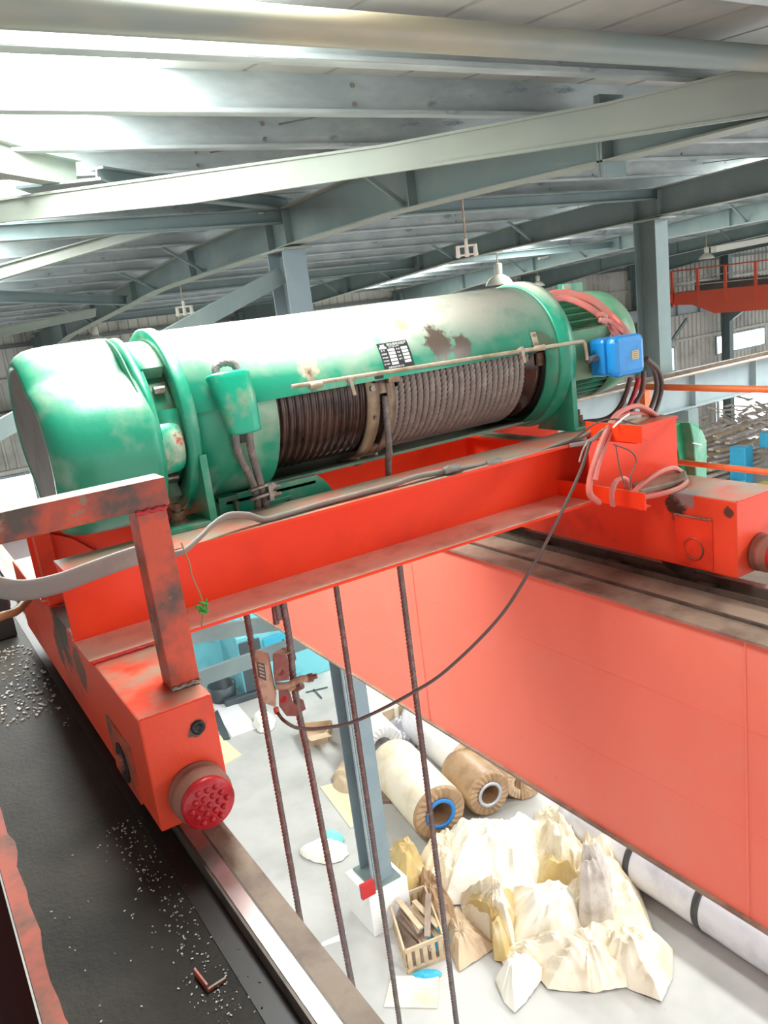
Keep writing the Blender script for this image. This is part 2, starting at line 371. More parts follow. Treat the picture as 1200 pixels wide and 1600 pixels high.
for y in ys:                     # Z-shaped purlin: web, lower flange with lip
    z = roofz(y); p = MB(); c = .004
    p.box(X0, X1, y - c, y + c, z, z + .2); p.box(X0, X1, y - .07, y + c, z - .003, z + .003); p.box(X0, X1, y - .073, y - .067, z, z + .018)
    finish('purlin', p, PURL, ceil)
# bolts and small cleats on the near purlins
cl = MB()
for y in ys:
    if 3 < y < 17:
        for x in (2.5, 5.2, 8.1, 10.7):
            cl.cyl((x, y - .012, roofz(y) + .06), (x, y, roofz(y) + .06), .014, 6); cl.cyl((x, y - .012, roofz(y) + .15), (x, y, roofz(y) + .15), .014, 6)
o = finish('purlin_bolts', cl, STEEL, ceil); o['kind'] = 'stuff'
# sag rods seen as thin lines between purlins
for x in (2.6, 6.9, 10.2):
    for y0, y1 in zip(ys[:-1], ys[1:]):
        if 3.5 < y0 < 12: finish('sag_rod', MB().cyl((x, y0, roofz(y0) + .05), (x + .02, y1, roofz(y1) + .15), .006, 5), WALLB, ceil)

YC = 8.05
# rafters: tapered plate girders, one per bay
def rafter(x, label):
    t = thing('roof_rafter', label, 'roof beam', (x, YC, .7), 'tapered rafters under the roof')
    prof = [(-4.9, .38, .10), (0, .70, .50), (2.6, .868, .624), (3.6, .935, .642), (4.48, .99, .672), (6, 1.09, .708), (YC - .3, 1.05, .69), (YC + .25, 1.03, .668), (10.75, .975, .63), (12.5, .87, .585), (15, .745, .42), (19, .54, .16), (Y1 - .1, .33, -.35)]
    w = MB()
    n = len(prof)
    w.prism([(x - .005, y, a) for y, a, b in prof] + [(x - .005, y, b) for y, a, b in prof[::-1]], (.01, 0, 0)); finish('web', w, BSTEEL, t)
    for k, nm in ((1, 'top_flange'), (2, 'bottom_flange')):
        f = MB()
        for p, q in zip(prof[:-1], prof[1:]): f.bar((x, p[0], p[k]), (x, q[0], q[k]), .2, .011)
        finish(nm, f, PSTEEL, t)
    for y, a, b in ((YC - .22, 1.02, .68), (YC + .22, 1.0, .67), (10.75, .975, .63), (13.6, .81, .52), (5.6, 1.06, .70), (16.5, .66, .32), (19.5, .50, .12)):
        finish('stiffener', MB().box(x - .09, x + .09, y - .006, y + .006, b, a), BSTEEL, t)
    for y in (5.75, 10.4, 12.5, 14.7, 16.9):
        b = [pp for pp in prof if pp[0] <= y][-1]; i = prof.index(b); q = prof[i + 1]; zb = b[2] + (q[2] - b[2]) * (y - b[0]) / (q[0] - b[0])
        finish('fly_brace', MB().bar((x - .55, y, roofz(y) + .02), (x - .03, y, zb + .04), .035, .035), BSTEEL, t)
    for k in (-1, 1): finish('splice_plate', MB().box(x - .1, x + .1, 3.60 + k * .012 - .01, 3.60 + k * .012 + .01, .555, 1.00), BSTEEL, t)
    return t
rafter(4.0, 'nearest tapered grey roof rafter, above the near blue column')
rafter(9.65, 'second tapered roof rafter, above the column behind the motor')
rafter(15.3, 'third roof rafter, beyond the column behind the motor')
rafter(20.95, 'fourth roof rafter, far behind the hoist motor')
rafter(26.6, 'fifth and farthest roof rafter, above the distant red crane')
# struts along the building at the column row
for (y, z, xa, xb, lb) in ((YC - .1, .98, -1.65, 4.0, 'dark tie strut running left from the top of the near column'), (YC - .1, .98, 4.0, 9.65, 'tie strut between the near column and the column behind the motor'), (YC - .1, .98, 9.65, 15.3, 'tie strut right of the column behind the motor'),
                           (13.9, .66, 4.0, 9.65, 'brown-grey tie strut under the roof between the first two rafters'), (13.9, .66, 9.65, 15.3, 'tie strut under the bright skylight, second bay'), (19.3, .42, 4.0, 9.65, 'tie strut close to the far wall, first bay')):
    t = finish('tie_strut', MB().ibeam((xa + .02, y, z), (xb - .02, y, z), .12, .14), BSTEEL, label=lb, cat='strut', group='tie struts along the roof')
# diagonal H-beam braces of the roof (one vertical plane each, measured heights)
def vplane(u, v, P, d):      # ray meets the vertical plane through P along d
    n = Vector((-d[1], d[0], 0)); r = ray(u, v); return r * (n.dot(Vector(P)) / n.dot(r))
def brace(name, P, Q, tops, bots, m, label, wf=.14, cat='roof brace'):
    d = Vector(Q) - Vector(P); d.z = 0; d.normalize(); n = Vector((-d.y, d.x, 0))
    T = [vplane(u, v, P, d) for u, v in tops]; B = [vplane(u, v, P, d) for u, v in bots]
    t = thing(name, label, cat, (T[0] + B[0]) / 2, 'diagonal roof braces')
    w = MB(); w.prism([p - n * .005 for p in T + B[::-1]], n * .01); finish('web', w, m, t)
    for nm, q in (('top_flange', T), ('bottom_flange', B)):
        f = MB()
        for a, b in zip(q[:-1], q[1:]): f.bar(a, b, wf, .014)
        finish(nm, f, m, t)
    return t, T, B
_, T1, B1 = brace('diagonal_brace', (-1.65, 8.05, 0), (3.90, 2.50, 0), [(-120, 325), (0, 312), (290, 272), (600, 228), (950, 162), (1200, 102), (1215, 98)], [(-120, 357), (0, 346), (300, 316), (600, 270), (960, 215), (1200, 178), (1215, 175)], PSTEEL, 'long pale diagonal roof brace crossing the whole view above the hoist', .03)
brace('diagonal_brace', (4.0, 8.0, 0), (-1.65, 2.5, 0), [(450, 312), (300, 285), (150, 263)], [(450, 328), (300, 312), (152, 290)], BSTEEL, 'dark short brace ending at the top of the near column, behind the long pale one', .10)
brace('diagonal_brace', (4.0, 8.0, 0), (-1.65, 2.5, 0), [(117, 252), (60, 240), (0, 222), (-100, 195)], [(120, 291), (60, 282), (0, 272), (-100, 252)], PSTEEL, 'pale brace end resting on a plate at upper left', .10)
pp = vplane(108, 292, (4.0, 8.0, 0), (-5.65, -5.5, 0))
finish('splice_plate', MB().obox(pp, (.22, -.10, 0), (.09, .14, 0), (0, 0, .008)), BSTEEL, label='small steel plate carrying the brace end at upper left', cat='plate')
brace('diagonal_brace', (4.0, 7.7, 0), (-1.65, 13.9, 0), [(415, 325), (270, 342), (140, 376), (0, 415), (-80, 440)], [(415, 333), (270, 356), (140, 394), (0, 436), (-80, 462)], PSTEEL, 'pale roof brace running from the near column to the left edge', .10)
brace('diagonal_brace', (4.0, 14.0, 0), (-1.65, 9.6, 0), [(197, 463), (100, 460), (0, 455), (-60, 452)], [(197, 476), (100, 474), (0, 472), (-60, 471)], BSTEEL, 'dark level brace at left edge below the pale roof braces', .08)
brace('diagonal_brace', (4.0, 14.2, 0), (-1.65, 19.5, 0), [(150, 482), (60, 500), (0, 512)], [(150, 494), (60, 513), (0, 526)], PSTEEL, 'thin pale brace low at left, just above the far wall', .06)
# round tube strut close overhead
finish('tube_strut', MB().cyl((-6, 2.41, .838), (3.98, 2.41, .838), .0535, 28), mat('tube_paint', (.21, .25, .235), .42, dirt=(.42, .36, .25), amt=.45, scale=2, stretch=(.3, 1, 1)), label='round grey-green tube strut crossing the top of the view', cat='pipe')
# columns
def column(x, label, base=-7.0, plinth=True):
    t = thing('steel_column', label, 'column', (x, YC, base), 'blue-grey columns of the crane bay')
    s = MB(); h = .14
    s.box(x - .006, x + .006, YC - .18, YC + .18, base + .03, .66); finish('web', s, BSTEEL, t)
    for sy in (-1, 1): finish('flange', MB().box(x - .13, x + .13, YC + sy * .18 - .008, YC + sy * .18 + .008, base + .03, .66), BSTEEL if x > 5 else CSTEEL, t)
    finish('base_plate', MB().box(x - .2, x + .2, YC - .26, YC + .26, base, base + .03), BSTEEL, t)
    finish('cap_plate', MB().box(x - .16, x + .16, YC - .3, YC + .26, .64, .662), PSTEEL, t)
    finish('crane_bracket', MB().box(x - .11, x + .11, YC - .62, YC - .18, -2.25, -1.97), BSTEEL, t)
    if plinth:
        finish('plinth', MB().box(x - .30, x + .27, YC - .30, YC + .3, FL, base), PLAST, label='white painted concrete plinth under the column nearest the hoist' if x < 5 else 'white concrete plinth under the farther column', cat='plinth', bevel=.01)
    return t
column(4.0, 'near blue-grey column standing on a white plinth among the tarps')
column(9.65, 'tall blue-grey column rising behind the hoist motor')
column(15.3, 'farther column of the row, right of the view', plinth=False)
# conduit and red corner guard on the near column
g = [aty(562, 1350, 7.82), aty(583, 1367, 7.82)]
gb = aty(572, 1368, 7.8)
finish('corner_guard', MB().box(gb.x - .12, gb.x + .07, 7.74, 7.79, -6.995, -6.80), REDBX, label='red steel guard at the foot of the near column', cat='guard')
finish('conduit', MB().cyl((3.84, 7.86, -6.98), (3.84, 7.86, -.6), .018, 8), BSTEELL, label='thin conduit running down the near column', cat='pipe')
# braces in the column row
def rowbar(a, b, h, label, m=BSTEEL):
    A = aty(*a, YC); B = aty(*b, YC)
    finish('column_brace', MB().bar(A, B, .05, h), m, label=label, cat='brace', group='braces of the column row')
A = aty(285, 515, YC); B = aty(440, 430, YC); D = (B - A).normalized()
finish('column_brace', MB().bar(B, B - D * 5.0, .08, .17), BSTEEL, label='sloping brace from the near column down behind the hoist', cat='brace', group='braces of the column row')
finish('column_brace', MB().bar((3.96, YC, -3.42), (-1.65, YC, -2.45), .05, .17), BSTEEL, label='upper grey bar below the hoist, in front of the cyan machine', cat='brace', group='braces of the column row')
finish('column_brace', MB().bar((3.96, YC, -3.62), (-1.65, YC, -3.62), .05, .17), BSTEEL, label='lower level grey bar below the hoist, in front of the cyan machine', cat='brace', group='braces of the column row')
# runway beams
def runway(y, xa, xb, label, m=BSTEELL):
    t = thing('runway_beam', label, 'crane runway', (xa, y, -1.95), 'crane runway beams')
    z1, z0 = -1.50, -1.95
    finish('web', MB().box(xa, xb, y - .008, y + .008, z0, z1), m, t)
    finish('top_flange', MB().box(xa, xb, y - .16, y + .16, z1, z1 + .016), DECK2, t)
    finish('bottom_flange', MB().box(xa, xb, y - .12, y + .12, z0 - .016, z0), m, t)
    finish('rail', MB().box(xa, xb, y - .03, y + .03, z1 + .016, z1 + .07), RAILM, t)
    for k in range(int((xb - xa) / 1.41)):
        x = xa + .7 + k * 1.41
        finish('stiffener', MB().box(x - .005, x + .005, y - .11, y - .008, z0, z1), m, t)
    return t
runway(YC - .42, 4.9, 30, 'rail-topped pale blue runway beam at right, below the far red crane')
runway(YC - .42, -9, 3.6, 'runway beam behind the hoist, left of the near column')
runway(22.4, -12, 45, 'farthest runway beam, along the ribbed wall')
for x in (4.0, 9.65, 15.3, 20.95, 26.6, 32.25, 37.9):
    t = thing('wall_column', 'blue-grey column against the far wall, %s' % {4.0: 'hidden behind the gearbox', 9.65: 'behind the drum casing', 15.3: 'behind the motor end', 20.95: 'right of the near tall column', 26.6: 'under the end of the far red crane', 32.25: 'left of the bright square window', 37.9: 'at the far right edge'}[x], 'column', (x, 22.9, FL), 'columns along the far wall')
    finish('web', MB().box(x - .008, x + .008, 22.75, 23.15, FL, .25), BSTEEL, t)
    for y in (22.75, 23.15): finish('flange', MB().box(x - .14, x + .14, y - .01, y + .01, FL, .25), BSTEEL, t)
    finish('crane_bracket', MB().prism([(x - .1, 22.75, -2.0), (x - .1, 22.1, -2.0), (x - .1, 22.1, -2.2), (x - .1, 22.75, -2.6)], (.2, 0, 0)), BSTEEL, t)
for x in (21.0, 26.7):
    finish('wall_brace', MB().bar((x, 22.9, -4.4), (x + 2.8, 22.9, -2.2), .08, .12), BSTEEL, label='sloping wall brace %s' % ('behind the tall column' if x < 25 else 'below the far red crane'), cat='brace')

#GIRDERS
#================================================================== BRIDGE GIRDERS
GT = -1.45
def girder(x0, x1, xr, name, label, ya, yb, deckm, webm, hb=-2.78):
    t = thing(name, label, 'crane girder', ((x0 + x1) / 2, ya, hb), 'bridge girders of the overhead crane')
    finish('deck', MB().box(x0, x1, ya, yb, GT - .012, GT), deckm, t)
    finish('web', MB().box(x0 + .022, x0 + .030, ya, yb, hb, GT - .012), webm, t)
    finish('web', MB().box(x1 - .030, x1 - .022, ya, yb, hb, GT - .012), webm, t)
    finish('bottom_flange', MB().box(x0 - .0, x1, ya, yb, hb - .014, hb), DECK2, t)
    r = thing('rail', None, None, (xr, ya, GT)); r.parent = t; r.location = origin_world(r) - origin_world(t)
    rm = MB(); rm.prism([(xr - .028, ya, GT), (xr + .028, ya, GT), (xr + .028, ya, GT + .048), (xr - .028, ya, GT + .048)], (0, yb - ya, 0)); finish('rail_body', rm, RAILM, r)
    finish('rail_crown', MB().box(xr - .020, xr + .020, ya, yb, GT + .048, GT + .052), RAILT, r)
    return t
g1 = girder(-.005, .595, .487, 'bridge_girder', 'near crane girder with grimy black deck, lower left', -7, 7.55, DECK, RED)
g2 = girder(2.667, 3.27, 3.09, 'bridge_girder', 'large red crane girder crossing the lower right', -7, 7.55, DECK2, REDG)
for y in (2.0, -.4, 4.4):       # weld seams of the web plates
    finish('weld_seam', MB().cyl((2.688, y - .14, -2.78), (2.688, y - .14, GT - .012), .005, 6), REDG, g2)
for i in range(2):
    finish('plate_seam', MB().box(2.6875, 2.690, -6.9, 7.5, -1.86 - i * .48, -1.858 - i * .48), REDG, g2)
for y in [1.7 + .55 * k for k in range(9)]:
    finish('rail_clip', MB().box(3.01, 3.06, y, y + .09, GT, GT + .02), RAILM, g2, bevel=.003)
finish('sill_strip', MB().box(2.80, 2.815, -6, 7.4, GT, GT + .012), RAILM, g2)
finish('sill_strip', MB().box(2.99, 3.0, -6, 7.4, GT, GT + .03), RAILM, g2)
# red paint left along the near girder's edge and the dark toe strip
e = MB()
random.seed(9)
n = 60; ya, yb = .6, 4.6
L_ = []; 
for i in range(n + 1):
    y = ya + (yb - ya) * i / n; L_.append((.045 + .05 * noise.noise(Vector((y * 2.3, 1, 0))) + .03 * noise.noise(Vector((y * 9, 3, 0))), y))
vs = [(-.003, y, GT + .0008) for _, y in L_] + [(max(.0, xx), y, GT + .0012) for xx, y in L_]
e.add(vs, [(i, n + 1 + i, n + 2 + i, i + 1) for i in range(n)])
finish('bare_red_edge', e, mat('faded_red_edge', (.48, .10, .06), .6, dirt=(.16, .08, .05), amt=.55, scale=7), g1)
e = MB()
for i in range(420):
    k = random.random(); y = 1.2 + 1.2 * k if i % 8 else random.uniform(3.2, 4.3)
    x = random.gauss(.345, .035) if random.random() < .85 else random.uniform(.08, .56)
    x = min(.43 if x < .46 else .58, max(.05, x)); s = random.uniform(.0008, .003)
    a = random.uniform(0, 3.1)
    e.obox((x, y, GT + .002), (s * math.cos(a), s * math.sin(a), 0), (-s * .6 * math.sin(a), s * .6 * math.cos(a), 0), (0, 0, .001))
for i in range(320):
    x = random.uniform(.05, .38); y = random.uniform(3.4, 4.35); s = random.uniform(.002, .008); a = random.uniform(0, 3.1)
    e.obox((x, y, GT + .003), (s * math.cos(a), s * math.sin(a), 0), (-s * .6 * math.sin(a), s * .6 * math.cos(a), 0), (0, 0, .003))
for i in range(60):
    x = random.uniform(.52, .59); y = random.uniform(1.2, 2.1); s = random.uniform(.001, .003)
    e.obox((x, y, GT + .002), (s, 0, 0), (0, s, 0), (0, 0, .001))
finish('swarf_chips', e, CHIP, label='small pale metal chips scattered on the near girder deck', cat='debris', kind='stuff')
finish('side_dust_strip', MB().box(.517, .594, -6.9, 7.5, GT, GT + .004), DECK2, g1)
finish('steel_offcut', MB().prism([atz(305, 1525, GT), atz(325, 1551, GT), atz(327, 1548, GT), atz(307, 1522, GT)], (0, 0, .02)).prism([atz(326, 1551, GT), atz(354, 1533, GT), atz(353, 1530, GT), atz(325, 1548, GT)], (0, 0, .008)), REDD, label='small dark red angle offcut lying on the near girder deck', cat='scrap')
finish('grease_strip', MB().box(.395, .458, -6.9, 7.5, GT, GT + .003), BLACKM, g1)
finish('maintenance_platform', MB().box(-1.3, -.012, -6.5, 3.2, GT - .34, GT - .32), mat('dark_maroon', (.05, .012, .012), .6), label='dark maroon platform beside the near girder, bottom left corner', cat='platform')
# handrails of the walkway on the far girder
t = thing('handrail', 'orange tubular handrail beyond the trolley at right', 'handrail', (3.5, 1, GT))
finish('top_rail', MB().cyl((3.5, -5, -.605), (3.5, 3.05, -.605), .017, 14), ORANGE, t)
finish('mid_rail', MB().cyl((3.5, -5, -1.0), (3.5, 3.05, -1.0), .015, 14), ORANGE, t)
for y in (3.0, 1.2, -.6): finish('post', MB().box(3.475, 3.525, y - .02, y + .02, GT, -.605), ORANGE, t, bevel=.003)
finish('walkway', MB().box(3.28, 3.56, -5, 7.4, GT - .02, GT - .005), DECK2, label='narrow dusty walkway beside the far girder', cat='walkway')
a = aty(-60, 610, 5.6); b = aty(60, 600, 5.6)
t = thing('handrail', 'orange handrail tube showing left of the gearbox', 'handrail', (a.x, 5.6, GT))
A = atz(0, 606, -.30); Bq = atz(26, 602, -.30)
yy = A.y; finish('top_rail', MB().cyl((-3, A.y, -.30), (.9, A.y, -.30), .030, 14), ORANGE, t)
finish('post', MB().cyl((-.9, A.y, GT), (-.9, A.y, -.30), .02, 10), ORANGE, t)

#TROLLEY
#================================================================== TROLLEY
tr = thing('crane_trolley', 'orange-red welded trolley frame carrying the green hoist', 'trolley', (1.7, 3.13, -1.4))
CT, CB = -1.0, -1.35
def carriage(x0, x1, side):
    o3 = Vector(((x0 + x1) / 2, 3.20, (CB + CT) / 2)); rel = lambda p: tuple(Vector(p) - o3)
    st_ = [(rel(atx(1058, 788, 2.99)), .075, (.06, .04, .03)), (rel(atx(1138, 800, 2.99)), .03, (.10, .05, .03)), (rel(atz(1075, 770, CT)), .09, (.30, .27, .25))] if side else \
          [(rel((.556, 2.10, -1.083)), .030, (.10, .06, .04)), (rel(atz(120, 960, CT)), .22, (.05, .035, .03)), (rel((.40, 2.9, -1.12)), .10, (.16, .06, .04)), (rel((.40, 3.3, -1.15)), .10, (.12, .05, .04))]
    m_ = mat('carriage_paint', (.80, .075, .03), .42, spec=.35, dirt=(.46, .05, .03), amt=.3, scale=2.5, rust=(.12, .07, .05), ramt=.10, rscale=5, bump=.15, bscale=25, dust=(.40, .28, .20), damt=1.0 if side else .6, stains=st_)
    c = MB(); c.box(x0, x1, 2.10, 4.30, CB + .0, CT); b = finish('end_carriage', c, m_, tr, bevel=.006, loc=o3)
    # chamfered lower front corner pieces, seam weld, buffer
    xc = (x0 + x1) / 2
    finish('weld_bead', MB().tube([(x0 + .01 + (x1 - x0 - .02) * i / 14, 2.100 + .002 * math.sin(i * 2.4), CT - .001) for i in range(15)], .004, 6), RED, b)
    bx = (.52 if side == 0 else 3.145)
    bu = thing('buffer', None, None, (bx, 2.10, -1.27)); bu.parent = tr; bu.location = origin_world(bu) - origin_world(tr)
    finish('buffer_sleeve', MB().lathe([(0, .0), (0, .084), (-.012, .086), (-.018, .080), (-.030, .080), (-.036, .085), (-.052, .085), (-.056, .080), (-.075, .078), (-.08, .07)], (bx, 2.10, -1.265), 'y', 36), BUFR, bu)
    h = MB().lathe([(-.074, .0), (-.074, .074), (-.092, .076), (-.100, .070), (-.101, .0)], (bx, 2.10, -1.265), 'y', 36)
    finish('buffer_face', h, REDM, bu)
    d = MB()
    for i in range(-3, 4):
        for j in range(-3, 4):
            px = (i + (.5 if j % 2 else 0)) * .0255; pz = j * .0225
            if math.hypot(px, pz) < .060: finish('buffer_stud', MB().ball((bx + px, 1.998, -1.265 + pz), .0088, 10, 1, .8, 1), REDM, bu)
    for y in (2.45, 3.85):
        finish('wheel', MB().lathe([(x0 + .05, 0), (x0 + .05, .135), (x0 + .068, .135), (x0 + .072, .118), (x1 - .072, .118), (x1 - .068, .135), (x1 - .05, .135), (x1 - .05, 0)], (0, y, -1.282), 'x', 40), RAILM, tr)
    return b
cL = carriage(.400, .612, 0); cR = carriage(2.99, 3.30, 1)
# bearing cover and axle hole on the carriages
p = atx(1085, 860, 2.99)
finish('bearing_cover', MB().box(2.984, 2.99, p.y - .10, p.y + .10, CB + .012, CT - .10), RED, cR, bevel=.002)
finish('cover_ring', MB().lathe([(-.0095, .055), (-.0115, .053), (-.0115, .049), (-.0095, .047)], (2.99, p.y, p.z + .01), 'x', 32, closed=True), REDD, cR)
finish('weld_bead', MB().tube([(2.983, p.y - .10 + .2 * i / 12, CT - .10 + .003 * math.sin(i * 1.9)) for i in range(13)], .005, 6), DECK2, cR)
finish('axle_hole', MB().lathe([(0, .0), (0, .02), (-.006, .02), (-.006, .012), (-.002, .01), (-.002, 0)], (.556, 2.10, -1.083), 'y', 20), BLACKM, cL)
finish('bearing_housing', MB().cyl((.40, 2.42, -1.27), (.390, 2.42, -1.27), .065, 24), BLACKM, cL)
finish('bearing_cap', MB().cyl((.390, 2.42, -1.27), (.380, 2.42, -1.27), .03, 16), REDD, cL)
finish('end_gusset', MB().box(.394, .40, 2.28, 2.56, -1.35, -1.16), REDD, cL)
# cross beams
def crossbeam(y, xa, xb, m):
    zt = -.700; c = MB()
    wy = y + .22 if y < 3 else y + .03
    b = finish('cross_beam', MB().box(xa, xb, wy, wy + .010, CT + .012, zt - .012), m, tr)
    finish('top_flange', MB().box(xa, xb, y, y + .26, zt - .012, zt), REDB, b)
    q = MB().box(xa, xb, y, y + .26, CT, CT + .0118); finish('bottom_flange', q, REDB, b)
    finish('dust_layer', MB().box(xa, xb, y + .004, wy, CT + .0118, CT + .0135), mat('sand_dust_%d' % (y > 3), (.82, .66, .52), .7, dirt=(.62, .45, .33), amt=.4, scale=6, rust=(.62, .10, .05), ramt=.04, rscale=10), b)
    return b
bF = crossbeam(2.60, .39, 3.262, REDB); bR = crossbeam(3.40, .39, 3.262, REDB)
finish('weld_bead', MB().tube([(.40 + .2 * i / 14, 2.598, CT + .004 + .002 * math.sin(i * 2.1)) for i in range(15)], .006, 6), REDM, bF)
for x in (1.55, 2.62): finish('web_stiffener', MB().box(x - .005, x + .005, 3.40, 3.43, CT + .012, -.712), REDB, bR)
finish('tie_member', MB().box(2.60, 2.612, 2.83, 3.43, CT + .012, -.712).box(2.55, 2.66, 2.83, 3.43, -.724, -.712), REDB, tr)
finish('tie_member', MB().box(.93, .942, 2.83, 3.43, CT, -.72), REDD, tr)
finish('end_cover', MB().box(2.66, 3.262, 2.612, 2.622, CT + .012, -.712), REDB, bF)
# two angle brackets running towards the viewer from the cross beam
for nm, z in (('cable_bracket', -.985), ('cable_bracket', -.695)):
    finish(nm, MB().box(2.650, 2.657, 2.295, 2.82 if z < -.9 else 2.61, z, z + .075).box(2.655, 2.725, 2.33, 2.61, z - .006, z), REDB, tr)
# tow arm of square tube on the left carriage
ta = thing('tow_arm', None, None, (.55, 2.3, -1.0)); ta.parent = tr; ta.location = origin_world(ta) - origin_world(tr)
finish('arm_post', MB().box(.530, .616, 2.20, 2.29, CT, -.465), REDD, ta, bevel=.004)
finish('arm_bar', MB().box(-.55, .628, 2.20, 2.29, -.465, -.385), REDD, ta, bevel=.004)
finish('weld_bead', MB().tube([(.53 + .086 * i / 10, 2.198, -.468 + .003 * math.sin(i * 2)) for i in range(11)], .007, 6), REDM, ta)
finish('weld_bead', MB().tube([(.53 + .086 * i / 10, 2.196, CT + .006 + .003 * math.sin(i * 2)) for i in range(11)], .008, 6), STEEL, ta)
q0 = atz(58, 905, -1.0)
finish('rear_post', MB().box(.405, .47, 3.36, 3.43, CT, -.60), RED, ta, bevel=.003)
finish('side_plate', MB().prism([(.47, 3.40, CT), (.47, 3.40, -.72), (.55, 3.40, -.76), (.80, 3.40, CT)], (0, .012, 0)), RED, ta)

#HOIST
#================================================================== HOIST
HY, HZ, HR = 3.13, -.335, .335
C = (0, HY, HZ)
def oncyl(x, th, r=HR): t = math.radians(th); return Vector((x, HY - r * math.cos(t), HZ + r * math.sin(t)))
ho = thing('wire_rope_hoist', 'big green electric wire rope hoist lying on the trolley frame', 'hoist', (1.8, HY, -.70))
cs = thing('drum_casing', None, None, (1.8, HY, HZ)); cs.parent = ho; cs.location = origin_world(cs) - origin_world(ho)
def shell(xa, xb, a0, a1, r0=HR - .012, r1=HR, n=72): return MB().lathe([(xa, r1), (xb, r1), (xb, r0), (xa, r0)], C, 'x', n, a0, a1, closed=True)
finish('casing_shell', shell(.94, 1.258, -180, 7.5, HR - .012, HR - .002).lathe([(1.256, HR - .002), (1.262, HR - .002), (1.262, HR - .014), (1.256, HR - .014)], C, 'x', 72, -180, 8, closed=True), GREENC, cs)
ctop = (1.855, HY, HZ + .18)
def sp(x, th): q = oncyl(x, th, HR); return (q.x - 1.855, q.y - HY, q.z - (HZ + .188))
GREENS = mat('casing_green_stained', (.02, .30, .18), .34, dirt=(.34, .44, .33), amt=.42, scale=3.0, rust=(.20, .17, .11), ramt=.10, rscale=4.2, bump=.06, bscale=18, dust=(.76, .73, .62), damt=1.25, dlo=.30,  # cream tint on top: dust, plus the overhead highlight put into the colour
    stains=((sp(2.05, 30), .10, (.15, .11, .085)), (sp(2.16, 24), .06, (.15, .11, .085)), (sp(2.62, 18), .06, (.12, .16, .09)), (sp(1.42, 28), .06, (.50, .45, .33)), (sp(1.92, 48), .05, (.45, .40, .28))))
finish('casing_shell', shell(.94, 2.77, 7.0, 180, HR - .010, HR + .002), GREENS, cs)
finish('casing_shell', shell(2.62, 2.77, -180, 7.5), GREEND, cs)
finish('casing_shell', shell(1.258, 2.62, -180, -76), GREENC, cs)
finish('casing_lip', MB().bar((1.24, 2.985, -.640), (2.76, 3.01, -.640), .04, .012), mat('lip_paint', (.10, .26, .17), .5, dirt=(.25, .22, .18), amt=.6, scale=3), cs)
finish('end_ring', MB().lathe([(.90, .28), (.90, HR + .012), (.905, HR + .017), (.94, HR + .017), (.95, HR + .006), (.95, .28)], C, 'x', 96, closed=True), GREENC, cs)
finish('end_ring', MB().lathe([(2.70, HR), (2.705, HR + .012), (2.735, HR + .014), (2.74, HR + .020), (2.785, HR + .020), (2.79, HR + .012), (2.79, .26), (2.70, .28)], C, 'x', 96, closed=True), GREENC, cs)
# drum: greased grooves at left, wound rope at right
dr = thing('rope_drum', None, None, (1.9, HY, HZ)); dr.parent = ho; dr.location = origin_world(dr) - origin_world(ho)
prof = [(1.20, .05), (1.20, .262)]; x = 1.262
while x < 1.80:
    for k in range(8): prof.append((x + .0335 * k / 8, .262 + .016 * abs(math.sin(math.pi * k / 8)) ** .7))
    x += .0335
prof += [(1.80, .255), (2.60, .255), (2.60, .285), (2.63, .285), (2.63, .05)]
finish('drum_barrel', MB().lathe(prof, C, 'x', 80), GREASE, dr)
rp = []; pit = .0315; x0 = 1.82; turns = 23
for i in range(turns * 80 + 1):
    t = 2 * math.pi * i / 80
    if True: rp.append((x0 + pit * i / 80, HY - .277 * math.cos(t), HZ - .277 * math.sin(t)))
finish('rope_winding', MB().strand(rp, .0165, .13, 18, 6), ROPEG, dr)
finish('rope_clamp', MB().box(2.635, 2.70, HY - .25, HY - .22, HZ - .02, HZ + .06).box(2.60, 2.64, HY - .30, HY - .27, HZ - .03, HZ + .03), RUST, dr, bevel=.003)
finish('inner_plate', MB().lathe([(2.66, .03), (2.66, .30), (2.67, .30), (2.67, .03)], C, 'x', 48), BLACKM, dr)
finish('inner_plate', MB().lathe([(1.19, .03), (1.19, .30), (1.20, .30), (1.20, .03)], C, 'x', 48), BLACKM, dr)
# rope guide ring
gd = thing('rope_guide', None, None, (1.73, HY, HZ)); gd.parent = ho; gd.location = origin_world(gd) - origin_world(ho)
finish('guide_band', MB().lathe([(1.668, .298), (1.725, .298), (1.725, .312), (1.668, .312)], C, 'x', 60, -88, 22, closed=True), BRASS, gd)
finish('guide_band', MB().lathe([(1.765, .298), (1.802, .298), (1.802, .312), (1.765, .312)], C, 'x', 60, -75, 22, closed=True), BRASS, gd)
finish('guide_web', MB().lathe([(1.725, .299), (1.765, .299), (1.765, .310), (1.725, .310)], C, 'x', 20, -3, 20, closed=True), BRASS, gd)
finish('guide_web', MB().lathe([(1.715, .299), (1.775, .299), (1.775, .310), (1.715, .310)], C, 'x', 24, -88, -52, closed=True), RUST, gd)
finish('guide_bolt', MB().cyl(oncyl(1.69, 2, .30), oncyl(1.69, 2, .325), .011, 6), STEEL, gd)
finish('guide_bolt', MB().cyl(oncyl(1.70, -20, .30), oncyl(1.70, -20, .325), .009, 6), STEEL, gd)
finish('guide_block', MB().obox(oncyl(1.79, 6, .325), (.028, 0, 0), (0, .012, 0), (0, 0, .013)), BRASS, gd, bevel=.002)
finish('guide_block', MB().obox(oncyl(1.72, 8, .325), (.022, 0, 0), (0, .012, 0), (0, 0, .013)), BLACKM, gd, bevel=.002)
finish('guide_nut', MB().cyl(oncyl(1.70, -72, .31), oncyl(1.70, -72, .345), .016, 6), RUST, gd)
